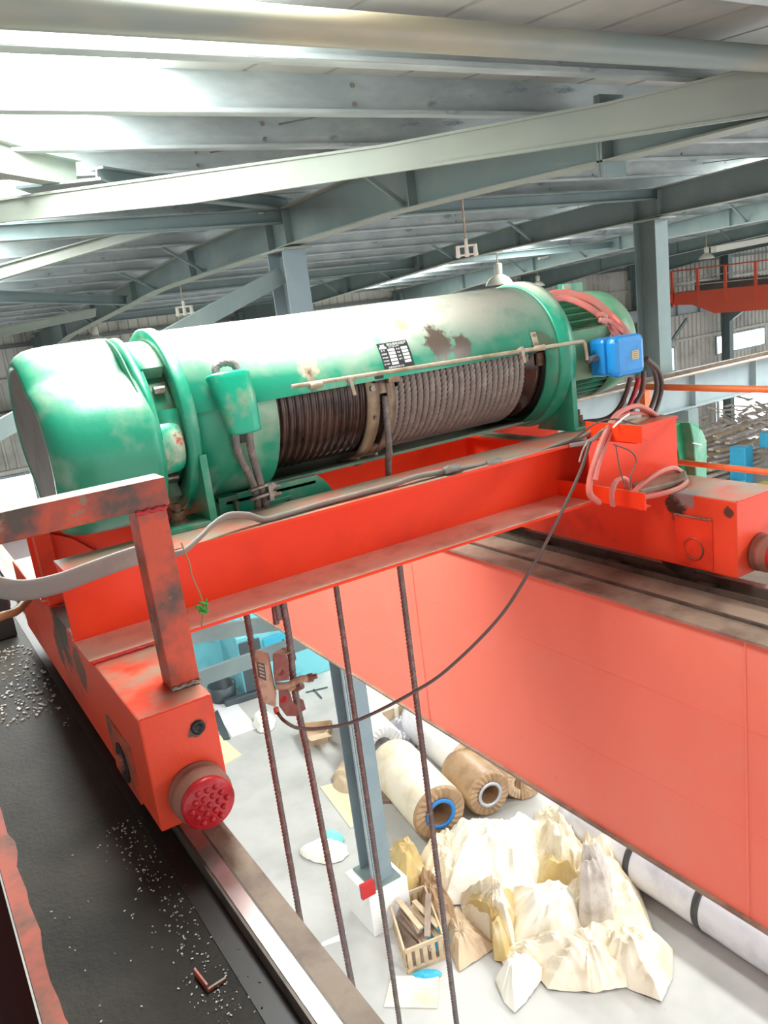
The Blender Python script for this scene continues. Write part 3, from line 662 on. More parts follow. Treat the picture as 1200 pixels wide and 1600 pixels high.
finish('guide_nut', MB().cyl(oncyl(1.79, -70, .31), oncyl(1.79, -70, .335), .014, 6), BRASS, gd)
# gear case: two lobes
def outline(sc_, n=72, cA=(3.21, -.262), rA=.262, cB=(3.045, -.395), rB=.284):
    pts = []
    c = ((cA[0] + cB[0]) / 2, (cA[1] + cB[1]) / 2)
    for i in range(n):
        t = 2 * math.pi * i / n; d = (-math.cos(t), math.sin(t)); best = 0
        for (q, r) in ((cA, rA), (cB, rB)):
            fx, fy = c[0] - q[0], c[1] - q[1]; b = fx * d[0] + fy * d[1]; cc = fx * fx + fy * fy - r * r; D = b * b - cc
            if D > 0: best = max(best, -b + math.sqrt(D))
        pts.append((c[0] + d[0] * best * sc_, c[1] + d[1] * best * sc_))
    return pts
gc = thing('gear_case', None, None, (.65, HY, HZ)); gc.parent = ho; gc.location = origin_world(gc) - origin_world(ho)
rings = [[(x, y, z) for y, z in outline(s_)] for x, s_ in ((.452, .55), (.452, .80), (.445, .815), (.445, .845), (.452, .88), (.468, .93), (.492, .968), (.53, .99), (.58, 1.0), (.77, 1.005), (.79, 1.0), (.80, .97), (.81, .95))]
finish('case_cover', MB().loft(rings), GREEN, gc)
finish('case_end_plate', MB().prism([(.4515, y, z) for y, z in outline(.79)], (-.003, 0, 0)), PLATE, gc)
finish('case_seam', MB().loft([[(x, y, z) for y, z in outline(s_, 72, (3.15, -.30), .296, (3.09, -.36), .300)] for x, s_ in ((.79, .9), (.79, 1.0), (.815, 1.0), (.815, .9))]), GREEN, gc)
finish('seam_groove', MB().loft([[(x, y, z) for y, z in outline(s_, 72, (3.15, -.30), .291, (3.09, -.36), .294)] for x, s_ in ((.772, .9), (.772, 1.012), (.778, 1.012), (.778, .9))]), GREEND, gc)
for a0, a1 in ((-20, 14), (46, 200), (226, 300), (-180 + 135, -62)):
    if a1 < a0: continue
for a0, a1 in ((-26, 13), (44, 128), (160, 200), (232, 300)):
    finish('neck_segment', MB().lathe([(.815, .31), (.90, .31), (.90, .24), (.815, .24)], C, 'x', 40, a0, a1, closed=True), GREENC, gc)
finish('neck_core', MB().lathe([(.80, .255), (.92, .255)], C, 'x', 48), GREEND, gc)
finish('neck_lug', MB().loft([[(x, HY - (.27 + .075 * s_ * math.cos(a)) * 1.0, HZ - .06 + .10 * s_ * math.sin(a)) for a in [2 * math.pi * i / 24 for i in range(24)]] for x, s_ in ((.80, .9), (.815, 1.0), (.865, .98), (.885, .9), (.895, .7), (.897, .2))]), mat('peeling_green', (.01, .36, .21), .35, dirt=(.60, .60, .46), amt=.5, scale=8, rust=(.45, .09, .05), ramt=.35, rscale=9, bump=.3), gc, bevel=0)
for th in (30, -44, 145, 215):
    finish('case_bolt', MB().cyl(oncyl(.845, th, .27), oncyl(.885, th, .27), .016, 6), STEEL, gc)
    finish('pocket_back', MB().lathe([(.818, .262), (.824, .262), (.824, .305), (.818, .305)], C, 'x', 8, th - 14, th + 14, closed=True), GREEND, gc)
# feet with bolts
for (x, side) in ((.93, 0), (.93, 1), (2.785, 0), (2.785, 1)):
    yn = 2.79 if side == 0 else 3.47; sg = 1 if side == 0 else -1
    ft = thing('mounting_foot', None, None, (x, yn, -.70)); ft.parent = ho; ft.location = origin_world(ft) - origin_world(ho)
    if x < 2:
        finish('foot_plate', MB().prism([(x - .0, yn, -.40 if 0 else -.44), (x, yn + sg * .0, -.70), (x, yn + sg * .24, -.70), (x, yn + sg * .14, -.60), (x, yn + sg * .06, -.47)], (.028, 0, 0)), GREENF, ft, bevel=.002)
        finish('foot_base', MB().box(x - .16, x + .028, min(yn, yn + sg * .19), max(yn, yn + sg * .19), -.70, -.682), GREENF, ft, bevel=.003)
        bx, by, b0 = x - .085, yn + sg * .09, -.682
    else:
        finish('foot_plate', MB().prism([(x - .022, yn + sg * .004, -.30), (x - .022, yn + sg * .004, -.70), (x - .022, yn + sg * .26, -.70), (x - .022, yn + sg * .20, -.60), (x - .022, yn + sg * .10, -.50), (x - .022, yn + sg * .06, -.34)], (.03, 0, 0)), GREENF, ft, bevel=.002)
        finish('foot_base', MB().box(x - .02, x + .12, min(yn, yn + sg * .15), max(yn, yn + sg * .15), -.70, -.684), GREENF, ft, bevel=.003)
        bx, by, b0 = x + .07, yn + sg * .07, -.684
    m = MB().cyl((bx, by, b0), (bx, by, b0 + .006), .038, 20).cyl((bx, by, b0 + .006), (bx, by, b0 + .013), .030, 20).cyl((bx, by, b0 + .013), (bx, by, b0 + .043), .026, 6).cyl((bx, by, b0 + .043), (bx, by, b0 + .072), .0135, 12)
    finish('foot_bolt', m, RUST, ft)
# motor: ribbed barrel, fan cowl, flange
mo = thing('hoist_motor', None, None, (3.1, HY, HZ)); mo.parent = ho; mo.location = origin_world(mo) - origin_world(ho)
finish('motor_barrel', MB().lathe([(2.79, .10), (2.79, .27), (2.82, .27), (2.82, .225), (3.20, .225), (3.20, .1)], C, 'x', 64), GREEND, mo)
for k in range(40):
    th = -180 + 9 * k + 4.5
    if -22 < th < 6: continue
    a = oncyl(3.0, th, .222); b = oncyl(3.0, th, .262); n_ = (b - a)
    finish('cooling_fin', MB().obox((a + b) / 2, (.17, 0, 0), n_ / 2, Vector((1, 0, 0)).cross(n_.normalized()) * .003), GREEND if th < -20 or th > 100 else mat('fin_paint', (.06, .30, .15), .5, dirt=(.24, .26, .15), amt=.5, scale=8) if 'fin_paint' not in MATS else MATS['fin_paint'], mo)
finish('fan_cowl', MB().lathe([(3.15, .262), (3.155, .270), (3.24, .268), (3.29, .262), (3.335, .235), (3.355, .19), (3.36, .10), (3.36, 0)], C, 'x', 64), mat('cowl_paint', (.13, .38, .22), .4, dirt=(.34, .44, .30), amt=.6, scale=4), mo)
finish('lifting_lug', MB().box(3.09, 3.19, HY - .03, HY + .05, -.085, -.02), GREEN, mo, bevel=.003)
finish('lug_plate', MB().box(3.04, 3.09, HY - .045, HY - .035, -.075, -.025), BARM, mo)
finish('motor_pad', MB().box(2.80, 3.12, HY - .30, HY - .20, -.47, -.235), mat('pad_paint', (.10, .30, .15), .5, dirt=(.30, .29, .2), amt=.5, scale=6, dust=(.26, .24, .16), damt=1.), mo, bevel=.008)
# blue terminal box
tb = thing('terminal_box', None, None, (3.0, 2.7, -.47)); tb.parent = ho; tb.location = origin_world(tb) - origin_world(ho)
finish('box_body', MB().box(2.905, 3.10, 2.715, 2.815, -.462, -.285), BLUE, tb, bevel=.02)
finish('box_lid', MB().box(2.900, 3.105, 2.645, 2.712, -.468, -.280), BLUE, tb, bevel=.028)
pl = finish('box_label', MB().box(3.01, 3.055, 2.6435, 2.6455, -.395, -.355), LABELY, tb)
for i in range(4): finish('label_line', MB().box(3.015, 3.048, 2.6425, 2.6437, -.362 - i * .009, -.360 - i * .009), RUST, pl)
finish('cable_gland', MB().cyl((2.905, 2.765, -.372), (2.868, 2.765, -.372), .021, 6).cyl((2.868, 2.765, -.372), (2.845, 2.765, -.372), .017, 16), STEEL, tb)
finish('lid_bolt', MB().cyl((2.945, 2.70, -.280), (2.945, 2.70, -.270), .009, 10), RUST, tb)
# control rod in front of the opening
rd = thing('limit_rod', None, None, (2.0, 2.78, -.28)); rd.parent = ho; rd.location = origin_world(rd) - origin_world(ho)
pts = curve([(1.325, 2.782, -.258), (1.9, 2.776, -.268), (2.6, 2.774, -.280), (2.80, 2.775, -.283), (2.835, 2.772, -.290), (2.842, 2.768, -.32), (2.845, 2.765, -.372)], 8)
finish('rod', MB().tube(pts, .0085, 10), BARM, rd)
for x, th in ((1.42, 12), (2.565, 11)):
    b = MB().obox(oncyl(x, th + 4, HR + .004), (.014, 0, 0), (oncyl(x, th + 12) - oncyl(x, th - 2)) / 2, (oncyl(x, th, 1) - oncyl(x, th, 0)) * .003)
    finish('rod_bracket', b, BARM, rd)
    finish('bracket_bolt', MB().cyl(oncyl(x, th + 8, HR), oncyl(x, th + 8, HR + .014), .007, 6), RUST, rd)
    finish('bracket_bolt', MB().cyl(oncyl(x, th + 1, HR), oncyl(x, th + 1, HR + .014), .007, 6), RUST, rd)
    finish('rod_bush', MB().cyl((x - .022, 2.778, -.268 - .012 * (x > 2)), (x + .03, 2.778, -.268 - .012 * (x > 2)), .013, 12), BARM, rd)
for x in (1.575, 2.455):
    finish('stop_tab', MB().obox((x, 2.766, -.295), (.007, 0, 0), (0, .003, 0), (.006, 0, -.036)), BARM, rd)
    finish('tab_clamp', MB().cyl((x - .012, 2.778, -.268 - .01 * (x > 2)), (x + .012, 2.778, -.268 - .01 * (x > 2)), .0145, 8), BARM, rd)
# maker's plate
def plate_pt(u, v): return oncyl(1.752 + u * .146, 12.8 + v * 19, HR + .0045)
npm = MB(); N_ = 6
for j in range(N_):
    a, b = j / N_, (j + 1) / N_
    npm.add([plate_pt(0, a), plate_pt(1, a), plate_pt(1, b), plate_pt(0, b)], [(0, 1, 2, 3)])
    npm.add([oncyl(1.752 + u * .146, 12.8 + v * 19, HR + .001) for u, v in ((0, a), (1, a), (1, b), (0, b))], [(0, 3, 2, 1)])
pl = finish('maker_plate', npm, LABELK, ho, 'black maker plate with white print'[:0] or None)
pl['label'] = 'black maker plate with white print'
def patch(u0, u1, v0, v1, nm, m):
    c = [plate_pt(u0, v0), plate_pt(u1, v0), plate_pt(u1, v1), plate_pt(u0, v1)]; n = (c[0] - Vector((c[0].x, HY, HZ))).normalized() * .0012
    finish(nm, MB().prism(c, n), m, pl)
for j in range(5):
    v = .14 + j * .128
    patch(.28, .50, v, v + .095, 'print_field', WHITEP); patch(.72, .93, v + .01, v + .105, 'print_field', WHITEP)
upd = (oncyl(0, 25) - oncyl(0, 18)).normalized()
for s_, u, v, sz in (('钢丝绳电动葫芦', .30, .86, .0135), ('ELECTRIC HOIST', .34, .79, .0068), ('型 号', .05, .67, .0085), ('起重量', .04, .54, .0085), ('起升高度', .03, .41, .007), ('工作级别', .03, .29, .007), ('出厂编号', .03, .17, .007), ('起重机械有限公司', .14, .03, .0095),
                     ('重 量', .55, .67, .008), ('速度', .55, .54, .008), ('日期', .55, .41, .008), ('编号', .55, .29, .008)):
    try:
        t = text('lettering', s_, sz, plate_pt(u, v) + (plate_pt(u, v) - Vector((plate_pt(u, v).x, HY, HZ))).normalized() * .001, (1, 0, 0), upd, WHITEP, pl, .0003)
    except Exception as ex: print('text', ex)
lg = MB().cyl(plate_pt(.14, .86), plate_pt(.14, .86) + upd.cross(Vector((1, 0, 0))) * -.001, .010, 20); lc = plate_pt(.15, .86)
nn = (lc - Vector((lc.x, HY, HZ))).normalized()
finish('emblem', MB().obox(lc + nn * .001 - upd * .006, (.017, 0, 0), upd * .004, nn * .0006).obox(lc + nn * .001 + upd * .003, (.010, 0, 0), upd * .005, nn * .0006), WHITEP, pl)
# wedge socket welded to the casing
def sockring(t, g=0):
    # t 0 top .. 1 bottom
    a = oncyl(1.083 + .012 * t, 25 - 31 * t, HR + .045 + .012 * t); wx = .080 - .018 * t; wn = .045 - .006 * t + g
    nrm = Vector((0, -1, .28 - .5 * t)).normalized(); pts = []
    for i in range(28):
        q = 2 * math.pi * i / 28; cx = math.copysign(abs(math.cos(q)) ** .75, math.cos(q)); sn = math.copysign(abs(math.sin(q)) ** .75, math.sin(q))
        pts.append(a + Vector((1, 0, 0)) * wx * cx + nrm * wn * sn)
    return pts
ws = thing('rope_socket', None, None, tuple(oncyl(1.083, 10, HR + .04))); ws.parent = ho; ws.location = origin_world(ws) - origin_world(ho)
def scale_ring(r, s_): c = sum(r, Vector()) / len(r); return [c + (p - c) * s_ for p in r]
finish('socket_body', MB().loft([scale_ring(sockring(.02), .78), sockring(0), sockring(.04, .003), sockring(.12), sockring(.4), sockring(.7), sockring(.92), sockring(.97, .004), sockring(1.0, .003), scale_ring(sockring(.98), .75)]), mat('socket_green', (.008, .36, .21), .3, dirt=(.28, .36, .24), amt=.35, scale=9, rust=(.2, .15, .1), ramt=.15, rscale=12, bump=.15), ws)
finish('socket_rope', MB().strand(curve([oncyl(1.04, 20, HR + .045), oncyl(1.05, 29, HR + .050), oncyl(1.085, 31, HR + .052), oncyl(1.12, 29, HR + .050), oncyl(1.135, 20, HR + .045)], 8), .014), ROPE, ws)
finish('socket_weld', MB().box(1.10, 1.12, 2.80, 2.82, -.43, -.34), PLATE, ws)
# lower sheave bracket
sb = thing('sheave_bracket', None, None, (1.3, 2.92, -.9)); sb.parent = ho; sb.location = origin_world(sb) - origin_world(ho)
pts = [(1.02, -.64), (1.02, -.97)] + [(1.33 + .20 * math.cos(math.radians(a)), -.80 + .20 * math.sin(math.radians(a))) for a in range(-90, 54, 12)] + [(1.45, -.64)]
finish('bracket_plate', MB().prism([(x, 2.93, z) for x, z in pts], (0, .02, 0)), GREENC, sb)
finish('bracket_plate', MB().prism([(x, 3.30, z) for x, z in pts], (0, .02, 0)), GREENC, sb)
finish('bracket_rib', MB().box(1.075, 1.09, 2.90, 2.93, -.97, -.66).box(1.02, 1.10, 2.925, 3.32, -.66, -.64), GREEND, sb)
hc = aty(443, 812, 2.92)
finish('axle_boss', MB().lathe([(-.0, .0), (-.0, .055), (.012, .058), (.012, 0)], (hc.x, 2.918, hc.z), 'y', 32), GREENC, sb)
finish('boss_rim', MB().lathe([(-.004, .056), (.0, .066), (.012, .066), (.012, .056)], (hc.x, 2.918, hc.z), 'y', 32), PLATE, sb)
finish('axle_keeper', MB().obox((hc.x - .01, 2.925, hc.z + .07), (.062, 0, .0), (0, .005, 0), (0, 0, .018)), GREENC, sb, bevel=.003)
for d in (-.055, .045): finish('keeper_bolt', MB().cyl((hc.x + d - .005, 2.92, hc.z + .07), (hc.x + d - .005, 2.905, hc.z + .07), .008, 6), PLATE, sb)
finish('sheave', MB().lathe([(-.04, .03), (-.04, .15), (-.02, .16), (0, .13), (.02, .16), (.04, .15), (.04, .03)], (1.38, 3.13, -.83), 'y', 48), GREASE, sb)
finish('sheave_axle', MB().cyl((1.38, 2.92, -.83), (1.38, 3.33, -.83), .03, 16), STEEL, sb)
finish('bracket_tie', MB().box(1.05, 1.44, 2.93, 3.32, -.672, -.66), GREEND, sb)

#ROPES
#================================================================== ROPES
def vrope(u, v, y, ztop, label, zbot=-6.4, x1=None, m=ROPE, r=.0145):
    p = aty(u, v, y); q = (p.x if x1 is None else x1)
    finish('wire_rope', MB().strand(line((p.x, y, ztop), (q, y, zbot), .018), r, .12, 18), m, label=label, cat='rope', group='falls of hoisting rope'); return p
pb = aty(640, 1010, 2.93)
finish('wire_rope', MB().strand(curve([aty(601, 618, 2.835), aty(604, 655, 2.845), aty(608, 705, 2.875), (pb.x, 2.915, -.64), (pb.x, 2.93, -.72)], 8)[:-1] + line((pb.x, 2.93, -.72), (pb.x, 2.93, -6.4), .018), .0145, .12, 18), ROPE, label='rightmost hanging wire rope, coming off the drum guide', cat='rope', group='falls of hoisting rope')
vrope(540, 1020, 3.28, -.95, 'third hanging wire rope from the left, plain with no fitting')
vrope(400, 1045, 3.16, -.95, 'leftmost hanging wire rope, passing behind the load limiter')
# dead end: two legs out of the socket joined by a clip, through the limiter
P1 = aty(408, 800, 2.79); T = aty(455, 1040, 2.88); T2 = aty(478, 1165, 2.88); Bt = aty(548, 1528, 2.88); En = T2 + (Bt - T2) * 2.6
l1 = curve([aty(364, 655, 2.765), aty(372, 705, 2.78), aty(392, 748, 2.82), aty(401, 776, 2.85), aty(406, 812, 2.885), aty(418, 880, 2.885), aty(430, 935, 2.885), aty(436, 968, 2.885)], 12)
l2 = curve([aty(387, 655, 2.765), aty(392, 700, 2.78), aty(404, 745, 2.82), aty(413, 778, 2.85), aty(419, 812, 2.88), aty(430, 880, 2.88), aty(441, 935, 2.88), aty(452, 1000, 2.88), aty(458, 1060, 2.88), aty(466, 1110, 2.88), T2], 12) + line(T2 + (Bt - T2) * .02, En, .018)
finish('wire_rope', MB().strand(l2, .0145, .12, 18), ROPE, label='second hanging wire rope from the left, clamped by the limiter', cat='rope', group='falls of hoisting rope')
finish('rope_tail', MB().strand(l1, .0145, .12, 18), ROPE, label='short rope tail clipped beside the rope below the green socket', cat='rope')
# rope clip
c0 = aty(407, 771, 2.84); rc = thing('rope_clip', 'steel U-bolt rope clip just below the green socket', 'rope clip', c0)
ub = [c0 + Vector((.055, -.012, .012)), c0 + Vector((-.02, -.022, .008)), c0 + Vector((-.042, 0, .0)), c0 + Vector((-.02, .022, -.002)), c0 + Vector((.055, .012, .0))]
finish('u_bolt', MB().tube(curve([p + Vector((0, 0, .018)) for p in ub], 6), .0075, 8).tube(curve([p + Vector((0, 0, -.016)) for p in ub], 6), .0075, 8), STEEL, rc)
finish('clip_saddle', MB().obox(c0 + Vector((.034, 0, .0)), (.010, 0, .002), (0, .028, 0), (0, 0, .032)), STEEL, rc, bevel=.004)
for dz in (.014, -.014): finish('clip_nut', MB().cyl(c0 + Vector((.044, -.012, dz)), c0 + Vector((.062, -.012, dz + .002)), .013, 6).cyl(c0 + Vector((.062, -.012, dz)), c0 + Vector((.078, -.012, dz)), .0075, 10), STEEL, rc)
# load limiter clamped on the rope
lc = aty(430, 1070, 2.76)
ll = thing('load_limiter', 'rusty brown load limiter box clamped on the second rope', 'load limiter', aty(430, 1110, 2.84))
fy = 2.705
def PX(u, v, y=fy): return aty(u, v, y + .08)
poly = [PX(396, 1034), PX(419, 1027 + 9), PX(429, 1105), PX(407, 1100)]
poly2 = [p for p in poly]
finish('limiter_box', MB().prism([PX(397, 1034), PX(418, 1040), PX(431, 1106), PX(411, 1098)], (.045, .085, .012)), LIMIT, ll, bevel=.003)
finish('limiter_label', MB().prism([PX(401, 1034, fy - .001), PX(413, 1037, fy - .001), PX(416, 1064, fy - .001), PX(404, 1058, fy - .001)], (0, -.0015, 0)), LABELK, ll)
for i in range(4):
    finish('label_mark', MB().prism([PX(403.5 + .8 * i, 1037 + i * 5.5, fy - .003), PX(411.5 + .7 * i, 1040 + i * 5.5, fy - .003), PX(412 + .7 * i, 1043 + i * 5.5, fy - .003), PX(404 + .8 * i, 1040 + i * 5.5, fy - .003)], (0, -.001, 0)), LIMIT, ll)
for (pts, off, nm) in (([(427, 1022), (447, 1024), (451, 1032), (452, 1062), (430, 1066), (428, 1050)], -.01, 'clamp_cheek'), ([(436, 1075), (452, 1078), (458, 1098), (467, 1104), (465, 1119), (448, 1119), (437, 1104)], .0, 'clamp_cheek')):
    finish(nm, MB().prism([PX(u, v, 2.755 + off) for u, v in pts], (0, .006, 0)), LIMIT2, ll, bevel=.001)
for (pts, nm) in (([(448, 1018), (460, 1015), (463, 1030), (458, 1036), (452, 1036)], 'clamp_cheek'), ([(466, 1090), (474, 1094), (478, 1108), (472, 1112), (466, 1108)], 'clamp_cheek')):
    finish(nm, MB().prism([PX(u, v, 2.835) for u, v in pts], (0, .006, 0)), LIMIT2, ll)
finish('cheek_fold', MB().prism([PX(427, 1022, 2.75), PX(447, 1024, 2.75), PX(460, 1015, 2.84), PX(443, 1013, 2.84)], (0, 0, .004)), LIMIT, ll)
finish('cheek_pin', MB().cyl(PX(438, 1050, 2.745), PX(438, 1050, 2.85), .015, 18), LIMIT2, ll)
finish('cheek_pin', MB().cyl(PX(442, 1092, 2.752), PX(442, 1092, 2.85), .015, 18), REDM, ll)
finish('clamp_arm', MB().tube(curve([PX(430, 1072, 2.77), PX(450, 1071, 2.75), PX(468, 1062, 2.75), PX(482, 1060, 2.76)], 5), .015, 10), LIMIT, ll)
finish('clamp_arm', MB().tube(curve([PX(450, 1078, 2.76), PX(462, 1073, 2.75), PX(474, 1072, 2.75)], 5), .011, 10), LIMIT, ll)
finish('clamp_nut', MB().cyl(PX(480, 1060, 2.76), PX(489, 1058, 2.745), .018, 6).cyl(PX(488, 1058, 2.745), PX(495, 1056, 2.735), .011, 12), STEEL, ll)
finish('clamp_nut', MB().cyl(PX(463, 1076, 2.752), PX(472, 1071, 2.73), .015, 6), STEEL, ll)
finish('cable_entry', MB().cyl(PX(431, 1106, 2.74), PX(433, 1114, 2.74), .011, 10), PINKC, ll)
# rope remains above the limiter
finish('rope_stub', MB().strand([aty(428, 940, 2.89), aty(432, 975, 2.89)], .012, .1), ROPE, ll)
# thin signal cable from the trolley down to the limiter
pts = curve([aty(922, 690, 2.50), aty(905, 740, 2.50), aty(870, 815, 2.52), aty(835, 880, 2.55), aty(780, 965, 2.58), aty(700, 1045, 2.62), aty(640, 1085, 2.65), aty(560, 1125, 2.70), aty(510, 1137, 2.72), aty(468, 1138, 2.74), aty(445, 1127, 2.74), PX(433, 1113, 2.74)], 10)
finish('signal_cable', MB().tube(pts, .0072, 8), BLKC, label='thin dark cable looping down to the load limiter', cat='cable')

#CABLES
#================================================================== CABLES
ZT = -.694
def flat(name, pts, w, t, up, m, label, cat='cable', n=10, seg=10):
    return finish(name, MB().tube(curve(pts, seg), t, n, flat=(w, t, up)), m, label=label, cat=cat)
# grey flat trailing cable: hangs from the left, rises behind the post and lies along the beam
pts = [aty(-40, 905, 2.45), aty(0, 918, 2.45), aty(40, 922, 2.45), aty(90, 912, 2.46), aty(150, 890, 2.48), aty(215, 868, 2.50), aty(262, 861, 2.52), aty(300, 850, 2.56), aty(325, 832, 2.60), aty(350, 812, 2.61), aty(385, 806, 2.62), aty(410, 808, 2.62), aty(440, 805, 2.63), aty(500, 788, 2.63)]
flat('flat_cable', pts[:7], .034, .006, (0, -.25, 1), GREYC, 'wide grey flat cable sagging behind the red post, left')
flat('flat_cable', [aty(255, 868, 2.54), aty(285, 862, 2.55), aty(310, 842, 2.57), aty(330, 822, 2.60), aty(355, 806, 2.62), aty(385, 805, 2.63), aty(412, 812, 2.63), aty(440, 806, 2.63), aty(500, 788, 2.64), aty(560, 772, 2.64), aty(615, 757, 2.64), aty(650, 745, 2.64), aty(700, 736, 2.64), aty(760, 726, 2.64), aty(830, 710, 2.64), aty(880, 692, 2.62), aty(912, 682, 2.60), aty(935, 663, 2.58)], .0155, .006, (0, -.7, .7), GREYC, 'grey cable lying wavy along the top of the front cross beam')
for u, v in ((705, 733), (772, 723)):
    c = aty(u, v, 2.62)
    mb = MB().tube([c + Vector((-.035, 0, .0)), c + Vector((-.02, -.004, .004)), c + Vector((0, 0, .002)), c + Vector((.02, .004, .0)), c + Vector((.04, 0, 0))], [.015, .019, .015, .019, .014], 9)
    finish('tape_wrap', mb, TAPE, label='crumpled tape wrap on the grey beam cable, %s' % ('left one' if u < 740 else 'right one'), cat='tape')
# thin wire with green twist at the post
finish('tie_wire', MB().tube(curve([aty(283, 848, 2.52), aty(296, 880, 2.52), aty(300, 900, 2.52), aty(314, 932, 2.53), aty(317, 958, 2.54), aty(315, 980, 2.54)], 6), .0025, 6), WIRE, label='thin brass-coloured wire hanging beside the red post', cat='wire')
tw = MB(); c = aty(317, 950, 2.53)
for i in range(6): tw.tube(curve([c + Vector((random.uniform(-.02, .02), random.uniform(-.01, .01), random.uniform(-.03, .03))) for _ in range(3)], 4), .003, 5)
finish('green_twist', tw, mat('green_wire', (.03, .35, .05), .5), label='small green twist of wire on the hanging tie wire', cat='wire')
# pink flat cables over the motor and down the bracket
flat('motor_cable', [aty(850, 468, 3.02), aty(868, 459, 3.0), aty(900, 461, 2.95), aty(930, 472, 2.90), aty(955, 494, 2.86), aty(972, 512, 2.80), aty(990, 535, 2.78)], .020, .010, (0, 0, 1), PINKC, 'pink flat cable arching over the motor, upper strand')
flat('motor_cable', [aty(852, 476, 3.01), aty(880, 466, 2.98), aty(915, 478, 2.90), aty(945, 500, 2.85), aty(962, 522, 2.80), aty(985, 545, 2.78)], .016, .009, (0, 0, 1), PINKC, 'pink flat cable arching over the motor, lower strand')
flat('cable_tail', [aty(932, 492, 2.84), aty(944, 492, 2.82), aty(946, 503, 2.82), aty(938, 500, 2.81), aty(952, 502, 2.82), aty(968, 515, 2.80), aty(985, 528, 2.80)], .012, .010, (0, 0, 1), PINKC, 'knotted pink cable end between the cooling fins and blue box')
for i, (m, lb, pts) in enumerate((
    (BROWNC, 'dark red cable hanging below the blue box, left strand', [aty(985, 590, 2.80), aty(978, 615, 2.82), aty(965, 640, 2.84), aty(945, 655, 2.86), aty(910, 660, 2.9)]),
    (REDM, 'red cable hanging below the blue box, middle strand', [aty(998, 590, 2.78), aty(992, 612, 2.80), aty(980, 640, 2.80), aty(968, 655, 2.80)]),
    (BROWNC, 'brown cable hanging below the blue box, right strand', [aty(1006, 580, 2.80), aty(1003, 610, 2.80), aty(992, 632, 2.80), aty(985, 650, 2.78)]),
    (BLKC, 'black cable loop right of the blue box, inner', [aty(1008, 562, 2.82), aty(1022, 580, 2.85), aty(1026, 605, 2.87), aty(1020, 630, 2.88), aty(1012, 648, 2.86)]),
    (BLKC, 'black cable loop right of the blue box, outer', [aty(1010, 560, 2.80), aty(1028, 578, 2.84), aty(1034, 603, 2.86), aty(1028, 632, 2.87), aty(1020, 652, 2.84)]),
    )):
    finish('round_cable', MB().tube(curve(pts, 8), .0125, 9), m, label=lb, cat='cable')
flat('draped_cable', [aty(1040, 668, 2.76), aty(1025, 650, 2.70), aty(1003, 636, 2.64), aty(985, 636, 2.60), aty(962, 650, 2.52), aty(945, 680, 2.46), aty(932, 715, 2.44), aty(922, 750, 2.44), aty(922, 772, 2.44), aty(936, 785, 2.46)], .013, .011, (0, -1, .3), PINKC, 'thick pink cable draped over the upper bracket, outer strand')
flat('draped_cable', [aty(1030, 662, 2.78), aty(1008, 648, 2.70), aty(980, 648, 2.62), aty(958, 665, 2.50), aty(948, 690, 2.45), aty(936, 720, 2.43), aty(929, 750, 2.42)], .012, .009, (0, -1, .3), PINKC, 'pink cable draped over the upper bracket, inner strand')
flat('sand_cable', [aty(1048, 680, 2.80), aty(1025, 662, 2.74), aty(1005, 656, 2.70), aty(985, 664, 2.66), aty(968, 676, 2.64)], .020, .014, (0, 0, 1), mat('sand_cable', (.34, .25, .15), .6), 'dusty brown cable bundle lying behind the upper bracket')
flat('grey_lead', [aty(1000, 650, 2.60), aty(975, 655, 2.55), aty(945, 672, 2.50), aty(920, 690, 2.55), aty(890, 696, 2.60)], .010, .008, (0, 0, 1), GREYC, 'grey lead bending over the pink cable')
finish('thin_lead', MB().tube(curve([aty(1000, 665, 2.4), aty(960, 655, 2.45), aty(930, 662, 2.5), aty(905, 680, 2.58), aty(890, 690, 2.6)], 8), .004, 6), BLKC, label='thin black lead tied round the cable bundle', cat='wire')
finish('thin_lead', MB().tube(curve([aty(958, 694, 2.34), aty(985, 705, 2.33), aty(994, 720, 2.33), aty(985, 745, 2.33), aty(986, 762, 2.34)], 8).copy(), .003, 6).tube(curve([aty(962, 694, 2.34), aty(968, 730, 2.33), aty(976, 760, 2.34)], 6), .003, 6), BLKC, label='thin dark wire loop hanging between the two brackets', cat='wire')
finish('white_strip', MB().tube(curve([aty(918, 690, 2.44), aty(910, 705, 2.44), aty(905, 722, 2.44)], 5), .004, 6), GREYC, label='short stripped grey wire end beside the brackets', cat='wire')
finish('white_strip', MB().tube(curve([aty(958, 668, 2.42), aty(972, 655, 2.42), aty(984, 647, 2.40)], 5), .004, 6), WHITEP, label='bare white wire end poking out of the cable bundle', cat='wire')
# loop over the lower bracket and cables resting on the right carriage
flat('loop_cable', [aty(958, 790, 2.44), aty(956, 770, 2.42), aty(963, 752, 2.40), aty(975, 747, 2.40), aty(982, 757, 2.42), aty(984, 770, 2.46)], .012, .008, (0, -1, .3), PINKC, 'pink cable loop hooked over the lower bracket')
flat('loop_cable', [aty(984, 776, 2.48), aty(1005, 755, 2.46), aty(1030, 738, 2.48), aty(1052, 731, 2.52), aty(1066, 738, 2.58)], .011, .010, (0, 0, 1), PINKC, 'pink cable curving onto the right carriage')
c = [atz(u, v, CT + .004) for u, v in ((985, 765), (1040, 742), (1072, 744), (1075, 756), (1040, 765), (1000, 775))]
finish('cable_pile', MB().prism(c, (0, 0, .03)), DECK2, label='flattened dusty cable end lying on the right carriage', cat='cable', bevel=.008)
flat('end_cable', [atz(1000, 778, CT + .012), atz(1035, 771, CT + .012), atz(1062, 762, CT + .012), atz(1074, 752, CT + .02)], .012, .008, (0, 0, 1), PINKC, 'pink cable edge lying flat on the right carriage')
